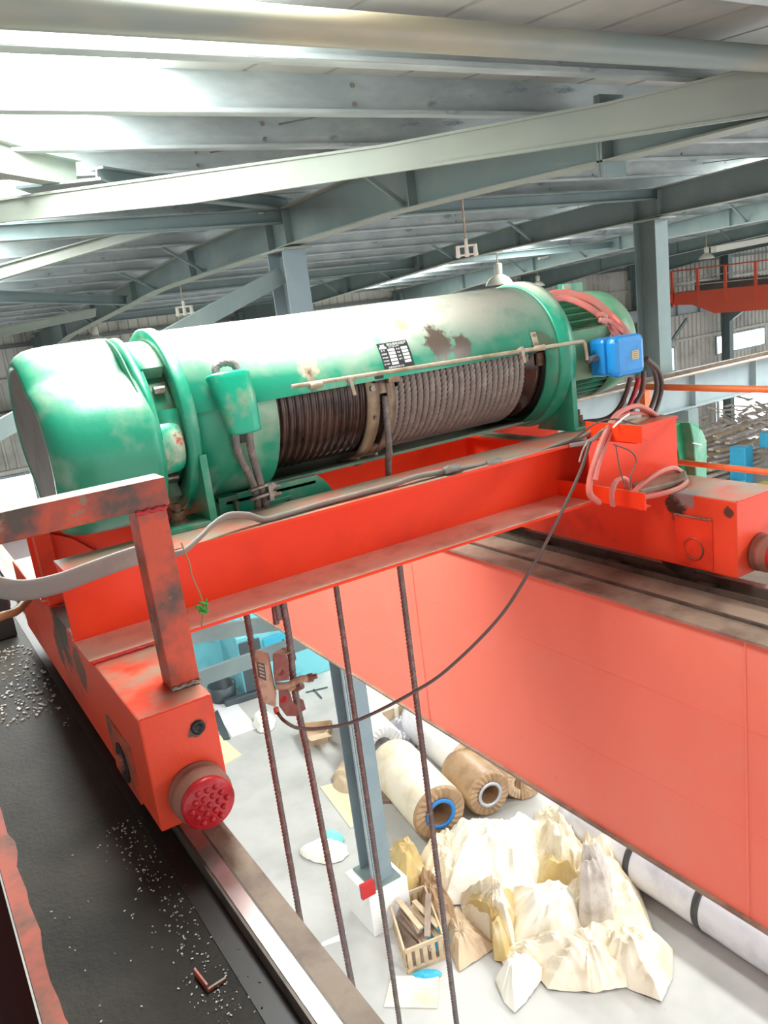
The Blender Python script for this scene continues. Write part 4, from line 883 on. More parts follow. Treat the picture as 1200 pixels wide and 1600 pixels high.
# trolley travel drive under a green cover, beyond the beam
sl = []
dv = thing('travel_drive', 'green hooded travel drive standing behind the cross beam, right', 'drive motor', (3.42, 2.9, -1.05))
pr = [aty(1046, 662, 2.86), aty(1080, 660, 2.86), aty(1092, 664, 2.86), aty(1097, 700, 2.86), aty(1088, 752, 2.86), aty(1070, 752, 2.86), aty(1058, 700, 2.86)]
x0_, x1_ = 3.30, 3.58
ring1 = [(3.36, -.745), (3.47, -.735), (3.50, -.745), (3.52, -.78), (3.53, -.98), (3.50, -1.02), (3.43, -1.02), (3.39, -.90), (3.345, -.80)]
prs = [Vector((p.x, 2.86, p.z)) for p in pr]
ctr = sum(prs, Vector()) / len(prs)
finish('cover_hood', MB().loft([[ctr + (p - ctr) * .9 for p in prs], prs, [p + Vector((0, .10, 0)) for p in prs], [p + Vector((.01, .16, -.0)) for p in prs], [ctr + (p - ctr) * .8 + Vector((.01, .20, -.01)) for p in prs]]), GREENT, dv, bevel=.004)
prb = [Vector((.05, -.13, .0)) + p for p in prs[1:5]]
pts2 = [aty(1078, 660, 2.80), aty(1098, 672, 2.80), aty(1105, 690, 2.80), aty(1105, 748, 2.80), aty(1088, 750, 2.80), aty(1084, 690, 2.80)]
finish('cover_flank', MB().prism(pts2, (0, .20, 0)), mat('light_green_tarp', (.12, .40, .25), .35, dirt=(.3, .55, .42), amt=.5, scale=8, bump=.4, bscale=20), dv, bevel=.008)
finish('cover_clip', MB().bar(aty(1082, 692, 2.79), aty(1096, 695, 2.79), .006, .006), WHITEP, dv)
finish('drive_gearbox', MB().box(3.31, 3.42, 2.84, 3.02, -1.08, -.80), PLATE, dv, bevel=.01)
# dark electrical stuff at the far end of the near girder
finish('dark_motor_housing', MB().lathe([(0, 0), (0, .13), (.02, .15), (.30, .15), (.32, .13), (.34, .06), (.40, .05), (.40, 0)], (-.02, 4.75, GT + .152), 'x', 32), BLACKM, label='black motor housing on the near girder beyond the trolley', cat='motor')
finish('junction_box', MB().box(.02, .36, 4.50, 4.60, GT, GT + .33), BLACKM, label='black box standing on the near girder beyond the metal chips', cat='box', bevel=.01)
finish('girder_end_plate', MB().prism([(.02, 5.2, GT), (.02, 5.2, GT + .4), (.3, 5.2, GT + .42), (.37, 5.2, GT)], (0, .3, 0)), RED, label='red end box at the far end of the near girder', cat='end box')
flat('brown_hose', [aty(-30, 975, 2.9), aty(5, 962, 2.95), aty(25, 955, 3.0), aty(45, 935, 3.1)], .014, .012, (0, 0, 1), mat('tan_hose', (.35, .17, .07), .5), 'tan rubber hose hanging at the left edge under the flat cable', 'hose')

#LAMPS
#================================================================== LAMPS AND FAR CRANE
def bell(u, v, y, d, label, ztop=None, m=LAMPM):
    p = aty(u, v, y); zt = roofz(y) + .2 if ztop is None else ztop
    t = thing('pendant_lamp', label, 'lamp', p, 'bell-shaped pendant lamps')
    finish('lamp_rod', MB().cyl((p.x, y, p.z + d * .75), (p.x, y, zt), .012, 8), BARM, t)
    finish('lamp_neck', MB().lathe([(d * .35, 0), (d * .35, d * .14), (d * .45, d * .16), (d * .75, d * .16), (d * .8, 0)], p, 'z', 20), m, t)
    finish('lamp_shade', MB().lathe([(-d * .02, d * .52), (0, d * .52), (d * .05, d * .50), (d * .2, d * .40), (d * .32, d * .22), (d * .38, d * .12), (d * .36, d * .08), (d * .18, d * .36), (0, d * .49)], p, 'z', 28), m, t)
    return t
bell(1104, 404, 15.0, .40, 'white bell pendant lamp left of the far red crane')
bell(780, 444, 13.0, .52, 'large bell lamp behind the hoist, left of the drum end')
bell(841, 447, 17.5, .36, 'small cream bell lamp just above the drum end ring')
bell(152, 536, 20.0, .50, 'grey bell lamp above the gear case')
bell(1062, 412, 22.0, .22, 'tiny lamp fitting beside the tall column')
def cluster(u, v, y, s, label, zt):
    p = aty(u, v, y); t = thing('cluster_lamp', label, 'lamp', p, 'three-armed pendant lamps')
    a = Vector((RX.x, RY.x, 0)).normalized()     # arms spread level
    finish('lamp_rod', MB().cyl(p + Vector((0, 0, s * .7)), (p.x, p.y, zt), .01, 8), BARM, t)
    finish('lamp_stem', MB().cyl(p + Vector((0, 0, -s * .1)), p + Vector((0, 0, s * .75)), s * .13, 10), LAMPM, t)
    for k in (-1, 1): finish('lamp_arm', MB().bar(p + Vector((0, 0, s * .25)), p + a * (k * s * .75) + Vector((0, 0, s * .25)), .02, s * .14).bar(p + Vector((0, 0, -s * .35)), p + a * (k * s * .6) + Vector((0, 0, -s * .35)), .02, s * .12), LAMPM, t)
    for k in (-1, 0, 1): finish('lamp_bulb', MB().lathe([(s * .3, .02), (s * .28, s * .14), (-s * .2, s * .16), (-s * .42, s * .2), (-s * .5, s * .1), (-s * .5, 0)], p + a * (k * s * .62), 'z', 12), LAMPM, t)
cluster(729, 390, 6.4, .135, 'white three-armed lamp hanging in front of the second rafter', 1.31)
cluster(288, 484, 12.0, .17, 'white three-armed lamp hanging above the drum casing, left', 1.12)
for u, v, y, lb in ((77, 508, 21, 'small white wall fitting at far left above the gear case'), (443, 470, 22, 'small white fitting on the far wall left of the near column'), (905, 432, 22, 'small white fitting above the motor')):
    p = aty(u, v, y)
    finish('wall_fitting', MB().box(p.x - .09, p.x + .09, y - .05, y + .05, p.z + .05, p.z + .30).box(p.x - .18, p.x + .18, y - .06, y + .06, p.z + .22, p.z + .34), LAMPM, label=lb, cat='fitting')
# long fluorescent fitting at right
A = aty(1115, 390, 13); B = aty(1200, 374, 13); D = B - A
finish('strip_light', MB().bar(A, A + D * 1.15, .15, .14), LAMPM, label='long white strip light above the far red crane', cat='lamp')
finish('strip_light', MB().bar(aty(842, 404, 16), aty(870, 398, 16), .08, .05), LAMPM, label='short white strip light below the third rafter', cat='lamp')
# far crane
fc = thing('overhead_crane', 'distant red overhead crane with railing, upper right', 'crane', (27.9, 18, -1.9))
xe = 27.9
g = MB(); pr_ = [(xe, 22.4, -1.05), (xe, 22.4, -1.5), (xe, 21.4, -1.55), (xe, 20.4, -1.93), (xe, 8, -1.93), (xe, 8, -1.05)]
finish('crane_girder', g.prism(pr_, (.5, 0, 0)), CRANE2, fc)
finish('end_truck', MB().box(xe - .4, xe + 1.4, 22.25, 22.6, -1.42, -1.05), CRANE2, fc)
for y in (22.3, 21.1, 19.9, 18.65, 17.4, 16.1): finish('rail_post', MB().box(xe - .04, xe + .04, y - .05, y + .05, -1.6, -.19), CRANE2, fc)
for z in (-.2,): finish('top_rail', MB().cyl((xe, 10, z), (xe, 22.3, z), .025, 8), CRANE2, fc)
for z in (-.5, -.8): finish('mid_rail', MB().cyl((xe, 10, z), (xe, 22.3, z), .018, 8), LAMPM, fc)
finish('back_girder', MB().box(xe + 1.5, xe + 2.0, 8, 22.4, -1.3, -.75), BSTEEL, fc)

#FLOOR
#================================================================== THINGS ON THE SHOP FLOOR
def fp(u, v, z=FL): return atz(u, v, z)
def poly_on_floor(px, h, z=FL): return [atz(u, v, z) for u, v in px]
# rolls wrapped in paper
def roll(u, v, r, length, d, label, body, face, ring=None, zc=None, core=COREM):
    z = FL + r if zc is None else zc; c = atz(u, v, z); d = Vector((d[0], d[1], 0)).normalized(); a = Vector((-d.y, d.x, 0)); up = Vector((0, 0, 1))
    t = thing('paper_roll', label, 'roll', c + d * length / 2 - Vector((0, 0, r)), 'wrapped rolls on the shop floor')
    def ringp(s, q, wob=0, n=44):
        return [c + d * s + (a * math.cos(2 * math.pi * i / n) + up * math.sin(2 * math.pi * i / n)) * (q * (1 + wob * random.uniform(-1, 1))) for i in range(n)]
    finish('roll_wrap', MB().loft([ringp(0.02, r), ringp(.06, r, .004), ringp(length * .5, r, .003), ringp(length - .05, r, .004), ringp(length, r * .97), ringp(length, r * .05)], False), body, t)
    mb = MB(); n = 44
    # pleated end paper
    r1 = [c + d * .02 + (a * math.cos(2 * math.pi * i / n) + up * math.sin(2 * math.pi * i / n)) * r for i in range(n)]
    r2 = [c - d * (.012 + .016 * (i % 2)) + (a * math.cos(2 * math.pi * i / n) + up * math.sin(2 * math.pi * i / n)) * r * .92 for i in range(n)]
    r3 = [c - d * (.015 + .022 * ((i + 1) % 2)) + (a * math.cos(2 * math.pi * i / n) + up * math.sin(2 * math.pi * i / n)) * r * .62 for i in range(n)]
    r4 = [c - d * .005 + (a * math.cos(2 * math.pi * i / n) + up * math.sin(2 * math.pi * i / n)) * r * .44 for i in range(n)]
    r5 = [c + d * .55 + (a * math.cos(2 * math.pi * i / n) + up * math.sin(2 * math.pi * i / n)) * r * .42 for i in range(n)]
    mb.loft([r1, r2, r3, r4, r5], False, False); finish('end_paper', mb, face, t)
    finish('roll_core', MB().loft([ringp(.54, r * .42), ringp(.55, r * .1)], True), core, t)
    if ring:
        rr = []
        for q, s in ((.42, -.02), (.42, -.045), (.56, -.045), (.56, -.02)): rr.append([c + d * s + (a * math.cos(2 * math.pi * i / n) + up * math.sin(2 * math.pi * i / n)) * r * q for i in range(n)])
        finish('core_ring', MB().loft(rr + [rr[0]], False), ring, t)
    return t
rd_ = (.14, 1.0)
roll(687, 1270, .42, 1.6, rd_, 'tan paper roll with a blue ring in its end', PAPER, KRAFT, BLUER)
roll(738, 1190, .42, 1.75, rd_, 'white wrapped roll resting behind the roll with the blue ring', WRAP, KRAFTL, SILV)
roll(764, 1240, .36, .85, rd_, 'brown-wrapped roll right of the roll with the blue ring', KRAFT, KRAFT, SILV)
roll(598, 1166, .38, 1.0, rd_, 'white paper roll behind the near column', WRAP, WRAP)
roll(815, 1222, .28, .6, (.3, 1), 'crumpled pale roll mostly hidden by the red girder', KRAFTL, KRAFTL)
# long silver roll with bands, running out to the right
t = thing('long_roll', 'long silvery wrapped roll with black bands at lower right', 'roll', (6.95, 4.5, FL), None)
rr_ = .36; cx_, cz_ = 6.93, FL + rr_
prof = [(0, .0), (0, rr_ * .9), (.03, rr_)] + [(.03 + .35 * i, rr_ + .006 * (i % 2)) for i in range(1, 16)] + [(5.6, 0)]
finish('roll_wrap', MB().lathe([(2.2 + a_, b_) for a_, b_ in prof], (cx_, 0, cz_), 'y', 48), mat('roll_silver', (.72, .72, .76), .22, dirt=(.5, .5, .56), amt=.4, scale=1.6, bump=.15, bscale=5), t)
for (u, v) in ((990, 1380), (1112, 1440), (1030, 1400 - 35)):
    y = fp(u, v, FL + .1).y
    if u == 1030: continue
    finish('black_band', MB().lathe([(y - .045, rr_ + .004), (y - .045, rr_ + .012), (y + .045, rr_ + .012), (y + .045, rr_ + .004)], (cx_, 0, cz_), 'y', 48, closed=True), BAND, t)
# crate of offcuts
cA, cB, cC = fp(602, 1405), fp(637, 1522), fp(697, 1497)
ex = (cC - cB); ey = (cA - cB); ey = ey * .68; L1, L2 = ex.length, ey.length; ux, uy = ex.normalized(), ey.normalized(); H_ = .34
cr = thing('wooden_crate', 'slatted wooden crate full of offcuts in front of the plinth', 'crate', cB + ex / 2 + ey / 2)
up = Vector((0, 0, 1))
for (o_, d_, L_) in ((cB, ux, L1), (cB, uy, L2), (cB + ey, ux, L1), (cB + ex, uy, L2)):
    n_ = d_.cross(up)
    for z in (.03, H_ - .03): finish('crate_rail', MB().bar(o_ + up * z, o_ + d_ * L_ + up * z, .025, .05), WOOD, cr)
    k = 5 if L_ < .7 else 7
    for i in range(k): finish('slat', MB().obox(o_ + d_ * (L_ * (i + .5) / k) + up * H_ / 2, d_ * .028, n_ * .009, up * (H_ / 2 - .01)), WOOD, cr)
finish('crate_floor', MB().obox(cB + ex / 2 + ey / 2 + up * .03, ux * L1 / 2, uy * L2 / 2, up * .01), WOODD, cr)
random.seed(12)
for i in range(9):
    a0 = random.uniform(-.35, .3); c = cB + ex * (.15 + .7 * random.random()) + ey * (.5 + .1 * random.uniform(-1, 1)) + up * (.10 + .035 * i)
    dd = (uy * math.cos(a0) + ux * math.sin(a0)); L_ = random.uniform(.28, .42)
    finish('wood_offcut', MB().obox(c, dd * L_ * min(1, L2 / .8), dd.cross(up) * .035, up * .012 + dd * .0), WOODD if i % 2 else WOOD, label=['long grey', 'short tan', 'split pale', 'narrow dark', 'thin bleached', 'broad worn', 'straight pale', 'crooked brown', 'topmost light'][i] + ' wood offcut lying in the slatted crate', cat='offcut', group='wood offcuts in the crate')
def crumple(c, ax, ay, h, name, label, m, cat='sheet', seed=0, n=46, rough=1., foldd=None, group=None):
    """a crumpled sheet: irregular outline, ridged creases, edges on the floor"""
    ax, ay = Vector(ax), Vector(ay); vs = []; f = []
    for j in range(n + 1):
        for i in range(n + 1):
            u, v = i / n * 2 - 1, j / n * 2 - 1
            # square -> rounded blob
            su = u * math.sqrt(1 - v * v / 2); sv = v * math.sqrt(1 - u * u / 2); rr = math.hypot(su, sv)
            th = math.atan2(sv, su)
            wob = 1 + .22 * noise.noise(Vector((math.cos(th) * 1.3, math.sin(th) * 1.3, seed * 3.1))) + .10 * noise.noise(Vector((math.cos(th) * 4, math.sin(th) * 4, seed * 1.7)))
            P = Vector(c) + ax * su * wob + ay * sv * wob
            q = Vector((P.x * 1.6, P.y * 1.6, seed * 5.0))
            warp = Vector((noise.noise(q * 1.3), noise.noise(q * 1.3 + Vector((7, 3, 1))), 0)) * .5
            r1 = 1 - abs(noise.noise((q + warp) * 1.15)) * 2.2; r2 = 1 - abs(noise.noise((q + warp) * 2.6 + Vector((3, 3, 3)))) * 2; r3 = 1 - abs(noise.noise((q + warp) * 6)) * 2
            env = max(0, 1 - rr ** 3.5)
            z = h * env * (.42 + .40 * r1 + .22 * r2 * rough + .08 * r3 * rough) + .015
            vs.append((P.x + .05 * warp.x, P.y + .05 * warp.y, FL + max(.004, z)))
    f = [(j * (n + 1) + i, j * (n + 1) + i + 1, (j + 1) * (n + 1) + i + 1, (j + 1) * (n + 1) + i) for j in range(n) for i in range(n)]
    o = finish(name, MB().add(vs, f, False), m, label=label, cat=cat, group=group)
    return o
def blob(px, h, label, m, seed, lift=None, name='crumpled_sheet', rough=1., n=46, cat='sheet', group='crumpled wrapping sheets'):
    """px: left, right, top, bottom pixels of the footprint on the floor"""
    l, r_, tp, bt = px; cm_ = ((l + r_) / 2, (tp + bt) / 2)
    zz = FL + h * .35
    c = atz(*cm_, zz); a = atz(r_, cm_[1], zz) - c; b = atz(cm_[0], tp, zz) - c; b2 = atz(cm_[0], bt, zz) - c
    c = Vector((c.x, c.y, FL)); a.z = 0; b.z = 0; b2.z = 0
    return crumple(c, a, (b - b2) / 2, h, name, label, m, cat, seed, n, rough, group=group)
G_ = 'crumpled wrapping sheets'

def sheetmesh(px, h0, label, m, seed, zc=None, crease=1.0, n=34, k=26, tilt=0):
    """a crumpled sheet over an angular outline: flat facets that meet in sharp creases, rim touching down"""
    h = h0 * 1.05; zz = FL + h * .12; P = [atz(u, v, zz) for u, v in px]; c = sum(P, Vector()) / len(P); P = [c + (p - c) * 1.13 for p in P]; c = c.lerp(P[seed % len(P)], .28)
    if zc: c = atz(zc[0], zc[1], zz)
    bd = []; per = sum((P[i] - P[i - 1]).length for i in range(len(P)))
    M = n * 4
    segs = [(P[i], P[(i + 1) % len(P)]) for i in range(len(P))]; cum = 0; L_ = [ (b - a).length for a, b in segs]
    for q in range(M):
        d = per * q / M; i = 0
        while d > L_[i] and i < len(L_) - 1: d -= L_[i]; i += 1
        bd.append(segs[i][0].lerp(segs[i][1], min(1, d / L_[i])))
    vs = []; off = Vector((seed * 7.3, seed * 3.1, seed * 1.7))
    for r in range(k + 1):
        t = r / k
        for b in bd:
            p = c.lerp(b, t); q = Vector((p.x, p.y, 0)) * 1.0 + off
            w_ = Vector((noise.noise(q * .9), noise.noise(q * .9 + Vector((5, 1, 2))), 0)) * .5
            dv, _ = noise.voronoi((q + w_) * 2.1); d2, _ = noise.voronoi((q + w_) * 4.7 + Vector((3, 3, 3))); 
            f1 = min(1, (dv[1] - dv[0]) * 1.6); f2 = min(1, (d2[1] - d2[0]) * 1.5); ln = 1 - abs(noise.noise((q + w_ * 2) * 1.7)) * 2.4
            env = min(1, (1 - t) * 1.6) ** .9
            th = math.atan2(b.y - c.y, b.x - c.x); fold = 1 - abs(noise.noise(Vector((math.cos(th) * 2.6, math.sin(th) * 2.6, seed * 2.3 + t * .8)))) * 2.6
            z = h * env * (.30 + crease * (.30 * dv[0] * 1.4 + .30 * max(0, ln) + .13 * (1 - f2) + .10 * (1 - abs(noise.noise((q + w_) * 6.5)) * 3))) + .055 * max(0, fold) * min(1, t * 2) * (1 - t * t * .6) * crease + .012 + tilt * (p.y - c.y)
            vs.append((p.x + .04 * w_.x, p.y + .04 * w_.y, max(FL + .004, FL + z)))
    f = [(r * M + i, r * M + (i + 1) % M, (r + 1) * M + (i + 1) % M, (r + 1) * M + i) for r in range(k) for i in range(M)]
    return finish('crumpled_sheet', MB().add(vs, f, False), m, label=label, cat='sheet', group=G_)
SK = mat('stained_paper', (.60, .55, .50), .6, dirt=(.35, .29, .26), amt=.5, scale=3, bump=.3, bscale=9)
sheetmesh([(690, 1315), (735, 1290), (765, 1295), (790, 1308), (840, 1288), (848, 1310), (842, 1400), (780, 1395), (700, 1400), (705, 1360)], .62, 'large white crumpled sheet between crate and rolls, highest of the heap', CREAM3, 1, crease=.7)
sheetmesh([(843, 1275), (870, 1270), (900, 1282), (925, 1305), (950, 1330), (985, 1370), (1008, 1440), (960, 1442), (905, 1440), (870, 1400), (842, 1340)], .55, 'tall cream crumpled sheet touching the silvery roll', CREAM, 2, crease=1.3)
sheetmesh([(845, 1340), (870, 1355), (912, 1392), (905, 1398), (838, 1392)], .66, 'ochre crumpled sheet in the middle of the heap', CREAM2, 3, crease=.6)
sheetmesh([(800, 1390), (850, 1388), (910, 1396), (908, 1430), (895, 1470), (860, 1472), (810, 1465), (800, 1430)], .58, 'broad pale sheet in front of the ochre one', CREAM3, 4, crease=.7)
sheetmesh([(910, 1345), (945, 1360), (965, 1400), (960, 1440), (925, 1450), (905, 1440), (912, 1395)], .60, 'grey-stained crumpled paper left of the silvery roll', SK, 5, crease=1.4)
sheetmesh([(785, 1480), (830, 1465), (880, 1462), (930, 1448), (975, 1445), (1000, 1470), (985, 1530), (925, 1540), (860, 1535), (840, 1510), (800, 1505)], .44, 'long cream folded sheet at the front of the heap', CREAM, 6, crease=.8)
sheetmesh([(940, 1460), (975, 1445), (1020, 1460), (1045, 1480), (1045, 1520), (1030, 1553), (985, 1535), (945, 1510)], .50, 'open cream bag end at the right front of the heap', PAPER, 7, crease=.8)
sheetmesh([(778, 1530), (800, 1505), (840, 1500), (850, 1520), (820, 1560), (805, 1575), (790, 1560)], .32, 'small white sheet corner at the front left of the heap', CREAM3, 8, crease=.7)
sheetmesh([(600, 1345), (625, 1340), (655, 1350), (672, 1372), (660, 1395), (638, 1410), (622, 1390)], .42, 'ochre wrapping paper curling beside the column', CREAM2, 9, crease=1.4)
sheetmesh([(655, 1345), (680, 1315), (700, 1305), (715, 1320), (705, 1360), (725, 1395), (700, 1400), (670, 1380)], .36, 'torn white sheet behind the crate', PAPER, 10)
sheetmesh([(700, 1430), (715, 1420), (770, 1475), (745, 1492), (718, 1510), (705, 1480)], .26, 'brown kraft paper sheet right of the crate', KRAFTL, 11, crease=.6)
sheetmesh([(655, 1380), (675, 1375), (705, 1410), (712, 1440), (690, 1450), (660, 1430)], .40, 'crumpled brown kraft paper behind the crate', KRAFT, 12, crease=1.2)
sheetmesh([(735, 1395), (800, 1390), (806, 1440), (795, 1480), (790, 1495), (772, 1490), (765, 1450), (730, 1420)], .46, 'yellow strip of sheet hanging off the heap', CREAM2, 13)
sheetmesh([(720, 1400), (780, 1390), (800, 1430), (800, 1480), (770, 1465), (728, 1430)], .50, 'cream sheet between the brown paper and the broad pale one', CREAM, 14)
blob((655, 690, 1440, 1475), .42, 'blue plastic bag on top of the crate', BAGB, 14, name='plastic_bag', n=26, cat='bag', group=None)
blob((645, 690, 1515, 1530), .06, 'flat blue plastic scrap under the crate front', BAGB, 15, name='plastic_scrap', n=20, cat='scrap', group=None)
blob((470, 545, 1310, 1345), .16, 'white plastic sheet lying between the ropes', CREAM3, 16, name='plastic_sheet', n=34, cat='sheet', group=None)
blob((500, 535, 1300, 1318), .20, 'teal plastic scrap on the white sheet', mat('teal', (.2, .6, .6), .5), 17, name='plastic_scrap', n=20, cat='scrap', group=None)
blob((515, 600, 1185, 1235), .26, 'crumpled brown and white paper left of the column', KRAFTL, 18, name='crumpled_paper', n=36, cat='paper', group=None)
blob((600, 660, 1110, 1160), .45, 'crumpled grey film behind the white roll', SILV, 19, name='crumpled_film', n=36, cat='film', group=None)
blob((790, 840, 1195, 1240), .40, 'crumpled brown film beside the red girder', KRAFT, 20, name='crumpled_film', n=30, cat='film', group=None)
def sheet(px, m, label, name='cardboard_sheet', t=.012, cat='sheet', z=FL):
    return finish(name, MB().prism([atz(u, v, z) for u, v in px], (0, 0, t)), m, label=label, cat=cat)
sheet([(600, 1574), (683, 1576), (686, 1526), (612, 1526)], CREAM, 'flat cardboard sheet in front of the crate', z=FL + .004)
sheet([(500, 1230), (548, 1295), (600, 1262), (560, 1215)], mat('yellow_card', (.66, .62, .40), .6), 'pale yellow board lying left of the column', 'board')
sheet([(318, 1190), (350, 1196), (378, 1180), (345, 1150), (325, 1155)], mat('yellow_card2', (.68, .64, .42), .6), 'pale yellow board beside the left carriage', 'board')
sheet([(330, 1100), (362, 1152), (402, 1138), (362, 1090)], WRAP, 'white sheet on the floor right of the left carriage', 'paper_sheet')
sheet([(330, 1120), (350, 1158), (360, 1155), (340, 1110)], CYAND, 'dark strip beside the white floor sheet', 'strip', .02)
sheet([(500, 1480), (538, 1468), (541, 1456), (504, 1472)], WRAP, 'short white floor marking near the near girder', 'floor_marking', .002)
sheet([(565, 1258), (610, 1256), (606, 1240), (568, 1243)], WOODD, 'short wood piece behind the column', 'wood_piece', .05)
# open carton
c = fp(494, 1160); cb = thing('open_carton', 'small open brown carton with wire handle on the floor', 'box', c)
for (a, b) in (((468, 1145), (480, 1168)), ((480, 1168), (512, 1160)), ((512, 1160), (520, 1140)), ((468, 1145), (520, 1140))):
    p, q = fp(*a), fp(*b); finish('carton_side', MB().bar(p + up * .1, q + up * .1, .012, .2), KRAFTL, cb)
finish('carton_bottom', MB().prism([fp(468, 1145), fp(480, 1168), fp(512, 1160), fp(520, 1140)], (0, 0, .01)), KRAFTL, cb)
finish('carton_flap', MB().prism([fp(480, 1168) + up * .2, fp(512, 1160) + up * .2, fp(522, 1170) + up * .25, fp(490, 1178) + up * .25], (0, 0, .01)), KRAFTL, cb)
# case/crate behind the column
c1, c2, c3 = fp(575, 1165), fp(650, 1130), fp(575, 1090)
def obj_box(name, label, cat, A_, B_, C_, h, m, lidm=None, groove=True):
    e1 = B_ - A_; e2 = C_ - A_
    e2 = e2 - e1.normalized() * e2.dot(e1.normalized()); t = thing(name, label, cat, A_ + (e1 + e2) / 2)
    finish('case_body', MB().obox(A_ + e1 / 2 + e2 / 2 + up * h / 2, e1 / 2, e2 / 2, up * h / 2), m, t, bevel=.01)
    finish('case_lid', MB().obox(A_ + e1 / 2 + e2 / 2 + up * (h + .015), e1 * .51, e2 * .51, up * .015), lidm or m, t)
    if groove:
        for k in (.25, .5, .75): finish('batten', MB().obox(A_ + e1 * k - e2.normalized() * .01 + up * h / 2, e1.normalized() * .04, e2.normalized() * .012, up * h / 2), lidm or m, t)
    return t
obj_box('packing_case', 'long pale wooden packing case behind the column', 'case', fp(575, 1168), fp(670, 1128), fp(560, 1120), .55, WOOD, CREAM)
# cyan machine behind the trolley frame
mc = thing('cyan_machine', 'pale cyan machine on the floor below the cross beam', 'machine', fp(420, 1085))
def mbox(px0, px1, depth, z0, z1, m, nm, y=None):
    A_ = fp(*px0); B_ = fp(*px1); e1 = B_ - A_; n_ = Vector((-e1.y, e1.x, 0)).normalized(); n_ = n_ if n_.y > 0 else -n_
    finish(nm, MB().obox((A_ + B_) / 2 + n_ * depth / 2 + up * (z0 + z1) / 2, e1 / 2, n_ * depth / 2, up * (z1 - z0) / 2), m, mc, bevel=.02)
mbox((385, 1092), (475, 1062), 1.6, 0, 1.35, CYAN, 'machine_body')
mbox((375, 1080), (410, 1070), .5, 0, 1.8, CYAN, 'machine_column')
mbox((470, 1064), (520, 1045), 1.9, 0, .75, CYAN, 'machine_bed')
mbox((300, 1066), (372, 1052), 1.6, 0, 1.1, CYAN, 'machine_bed')
mbox((400, 1030), (470, 1010), 1.2, .6, 2.0, CYAN, 'machine_head')
mbox((300, 1020), (370, 1010), 1.2, .8, 1.7, CYAN, 'machine_head')
mbox((330, 1062), (345, 1059), .3, .9, 1.5, WRAP, 'machine_guard')
mbox((352, 1040), (372, 1034), .3, 1.0, 1.6, CYAND, 'machine_roller')
mbox((420, 1010), (450, 1003), .6, 2.0, 2.15, WRAP, 'machine_cover')
for i in range(9): 
    p = fp(415 + i * 7, 1062 - i * 2.4)
    finish('drip_edge', MB().cyl(p + up * 1.36, p + up * 1.40, .05, 8), CYAND, mc)
finish('roller', MB().cyl(fp(330, 1050) + up * 1.2, fp(372, 1030) + up * 1.25, .10, 14), SILV, mc)
for (a_, b_, d_, z0, z1, m_, nm_) in (((388, 1093), (420, 1082), .03, .15, 1.25, CYAND, 'panel_gap'), ((425, 1081), (472, 1064), .03, .9, 1.2, BAGB, 'side_panel'), ((425, 1081), (472, 1064), .03, .2, .75, CYAN, 'door_panel'),
        ((446, 1073), (456, 1070), .05, .98, 1.08, CYAND, 'name_slot'), ((378, 1080), (388, 1077), .06, .3, 1.6, BAGB, 'guide_strip'), ((396, 1075), (404, 1072), .06, 1.1, 1.7, SILV, 'hand_lever'),
        ((302, 1060), (330, 1056), .05, .3, .8, CYAND, 'drive_guard'), ((345, 1050), (360, 1046), .5, 1.1, 1.35, WRAP, 'sheet_guard'), ((430, 1030), (500, 1005), .2, 1.3, 1.42, WRAP, 'top_rail'), ((300, 1035), (366, 1024), .1, 1.15, 1.22, CYAND, 'cross_rail')):
    mbox(a_, b_, d_, z0, z1, m_, nm_)
for k in range(3): finish('feed_roller', MB().cyl(fp(322 + k * 9, 1062 - k * 3) + up * (1.15 + .1 * k), fp(352 + k * 9, 1040 - k * 3) + up * (1.2 + .1 * k), .05, 12), SILV if k % 2 else CYAND, mc)
finish('scrap_bin', MB().lathe([(0, .22), (0, .26), (.34, .30), (.34, .27), (.05, .24), (.05, 0)], fp(350, 1092), 'z', 24), CYAND, label='black round bin at the foot of the cyan machine', cat='bin')
finish('dark_beam', MB().bar(fp(352, 1104) + up * .07, fp(408, 1086) + up * .07, .16, .14), CYAND, label='dark steel block lying in front of the cyan machine', cat='block', bevel=.02)
mc2 = fp(390, 1125)
blob((395, 430, 1110, 1140), .18, 'white rag bundle on the floor below the limiter', CREAM3, 31, name='rag_bundle', n=24, cat='rag', group=None)
finish('tyre_lever', MB().bar(fp(478, 1083) + up * .02, fp(512, 1075) + up * .02, .02, .02).bar(fp(490, 1078) + up * .02, fp(503, 1092) + up * .02, .02, .02), CYAND, label='black cross-shaped tool lying on the floor beside the column', cat='tool')
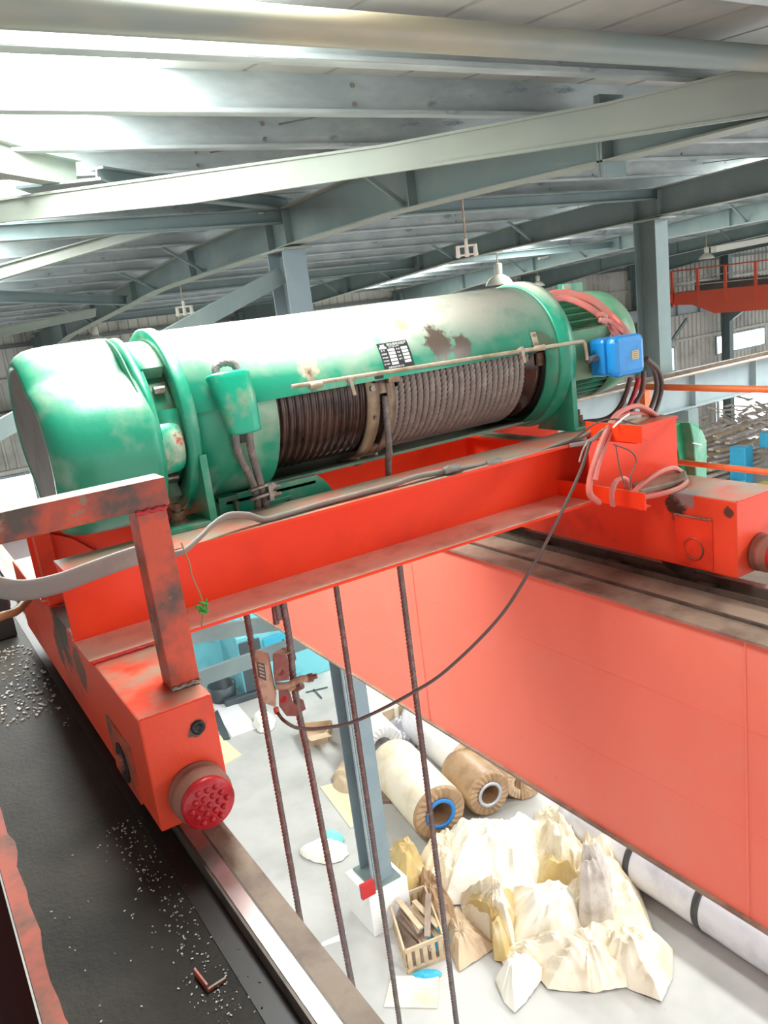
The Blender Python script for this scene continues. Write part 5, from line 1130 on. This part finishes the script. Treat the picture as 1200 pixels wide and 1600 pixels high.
# right background: stacked slats, blue machines
st = thing('slat_stack', 'stack of pale metal slats and scrap by the bright window', 'stack', (23.6, 18.6, FL))
random.seed(21)
for lay in range(9):
    for i in range(4):
        a = random.uniform(-.12, .12); z = FL + .08 + lay * .19; y = 17.7 + i * .55 + random.uniform(-.1, .1)
        L_ = 1.7 - lay * .08
        finish('slat', MB().obox((24.6 + lay * .16 + random.uniform(-.2, .2), y, z), (L_ * math.cos(a), L_ * math.sin(a), 0), (-.09 * math.sin(a), .09 * math.cos(a), 0), (0, 0, .035)), SCRAP if (i + lay) % 3 else WOOD, st)
sp = MB()
for i in range(260):
    c = Vector((random.uniform(27.5, 33), random.uniform(18.5, 21.5), 0)); hh = 2.2 * max(0, 1 - abs(c.x - 29.5) / 4.5) ** .7
    a = random.uniform(0, 3.14); b = random.uniform(-.3, .3); s = random.uniform(.15, .5)
    sp.obox((c.x, c.y, FL + random.uniform(0, 1) * hh + .05), (s * math.cos(a), s * math.sin(a), s * b), (-.06 * math.sin(a), .06 * math.cos(a), 0), (0, 0, .03))
finish('scrap_heap', sp, SCRAP, label='heap of mixed metal scrap behind the blue machines', cat='scrap', kind='stuff')
BLM = mat('machine_blue', (.04, .36, .58), .45, dirt=(.03, .25, .42), amt=.4, scale=1.2)
m1 = thing('blue_machine', 'blue machine frame at the right edge beyond the handrail', 'machine', (22.0, 14.5, FL))
bb = fp(1165, 768)
for (dx, dy, w_, d_, z0, z1, m_) in ((0, 0, .45, .6, 0, 1.5, BLM), (1.2, -.8, .5, .7, 0, 1.6, BLM), (.6, -.4, 1.3, .3, 1.4, 1.9, BLM), (1.8, -1.1, .6, .5, 0, 1.0, CYAND), (2.4, -1.6, .6, .8, 0, 1.9, BLM)):
    finish('machine_block', MB().box(bb.x + dx, bb.x + dx + w_, bb.y + dy, bb.y + dy + d_, FL + z0, FL + z1), m_, m1, bevel=.04)
for k in range(3): finish('machine_wheel', MB().cyl((bb.x + .9 + k * .8, bb.y - 1.0, FL + 1.1), (bb.x + .9 + k * .8, bb.y - .9, FL + 1.1), .35, 20), CYAND, m1)
cq = [(1104, 752), (1120, 758), (1165, 763), (1165, 748), (1130, 752), (1122, 740), (1104, 744)]
L3 = fp(1122, 792); 
t = thing('blue_skid', 'light blue bent frame lying beyond the right carriage', 'frame', fp(1140, 775))
a_, b_ = fp(1108, 772), fp(1165, 776)
finish('skid_plate', MB().prism([b_, a_.lerp(b_, .25), b_ + up * .55], (.05, .1, 0)), BAGB, t)
finish('skid_beam', MB().bar(a_ + up * .1, b_ + up * .1, .15, .2), BLM, t); finish('skid_beam', MB().bar(a_ + up * .45, a_ + Vector((.1, .9, .45)), .15, .25), BLM, t)
yq = fp(1190, 770); finish('yellow_box', MB().box(yq.x, yq.x + .45, yq.y - .2, yq.y + .2, FL, FL + .3), YEL, label='small yellow box at the right edge under the handrail', cat='box', bevel=.02)
for o in bpy.data.objects:
    if '_ow' in o: del o['_ow']
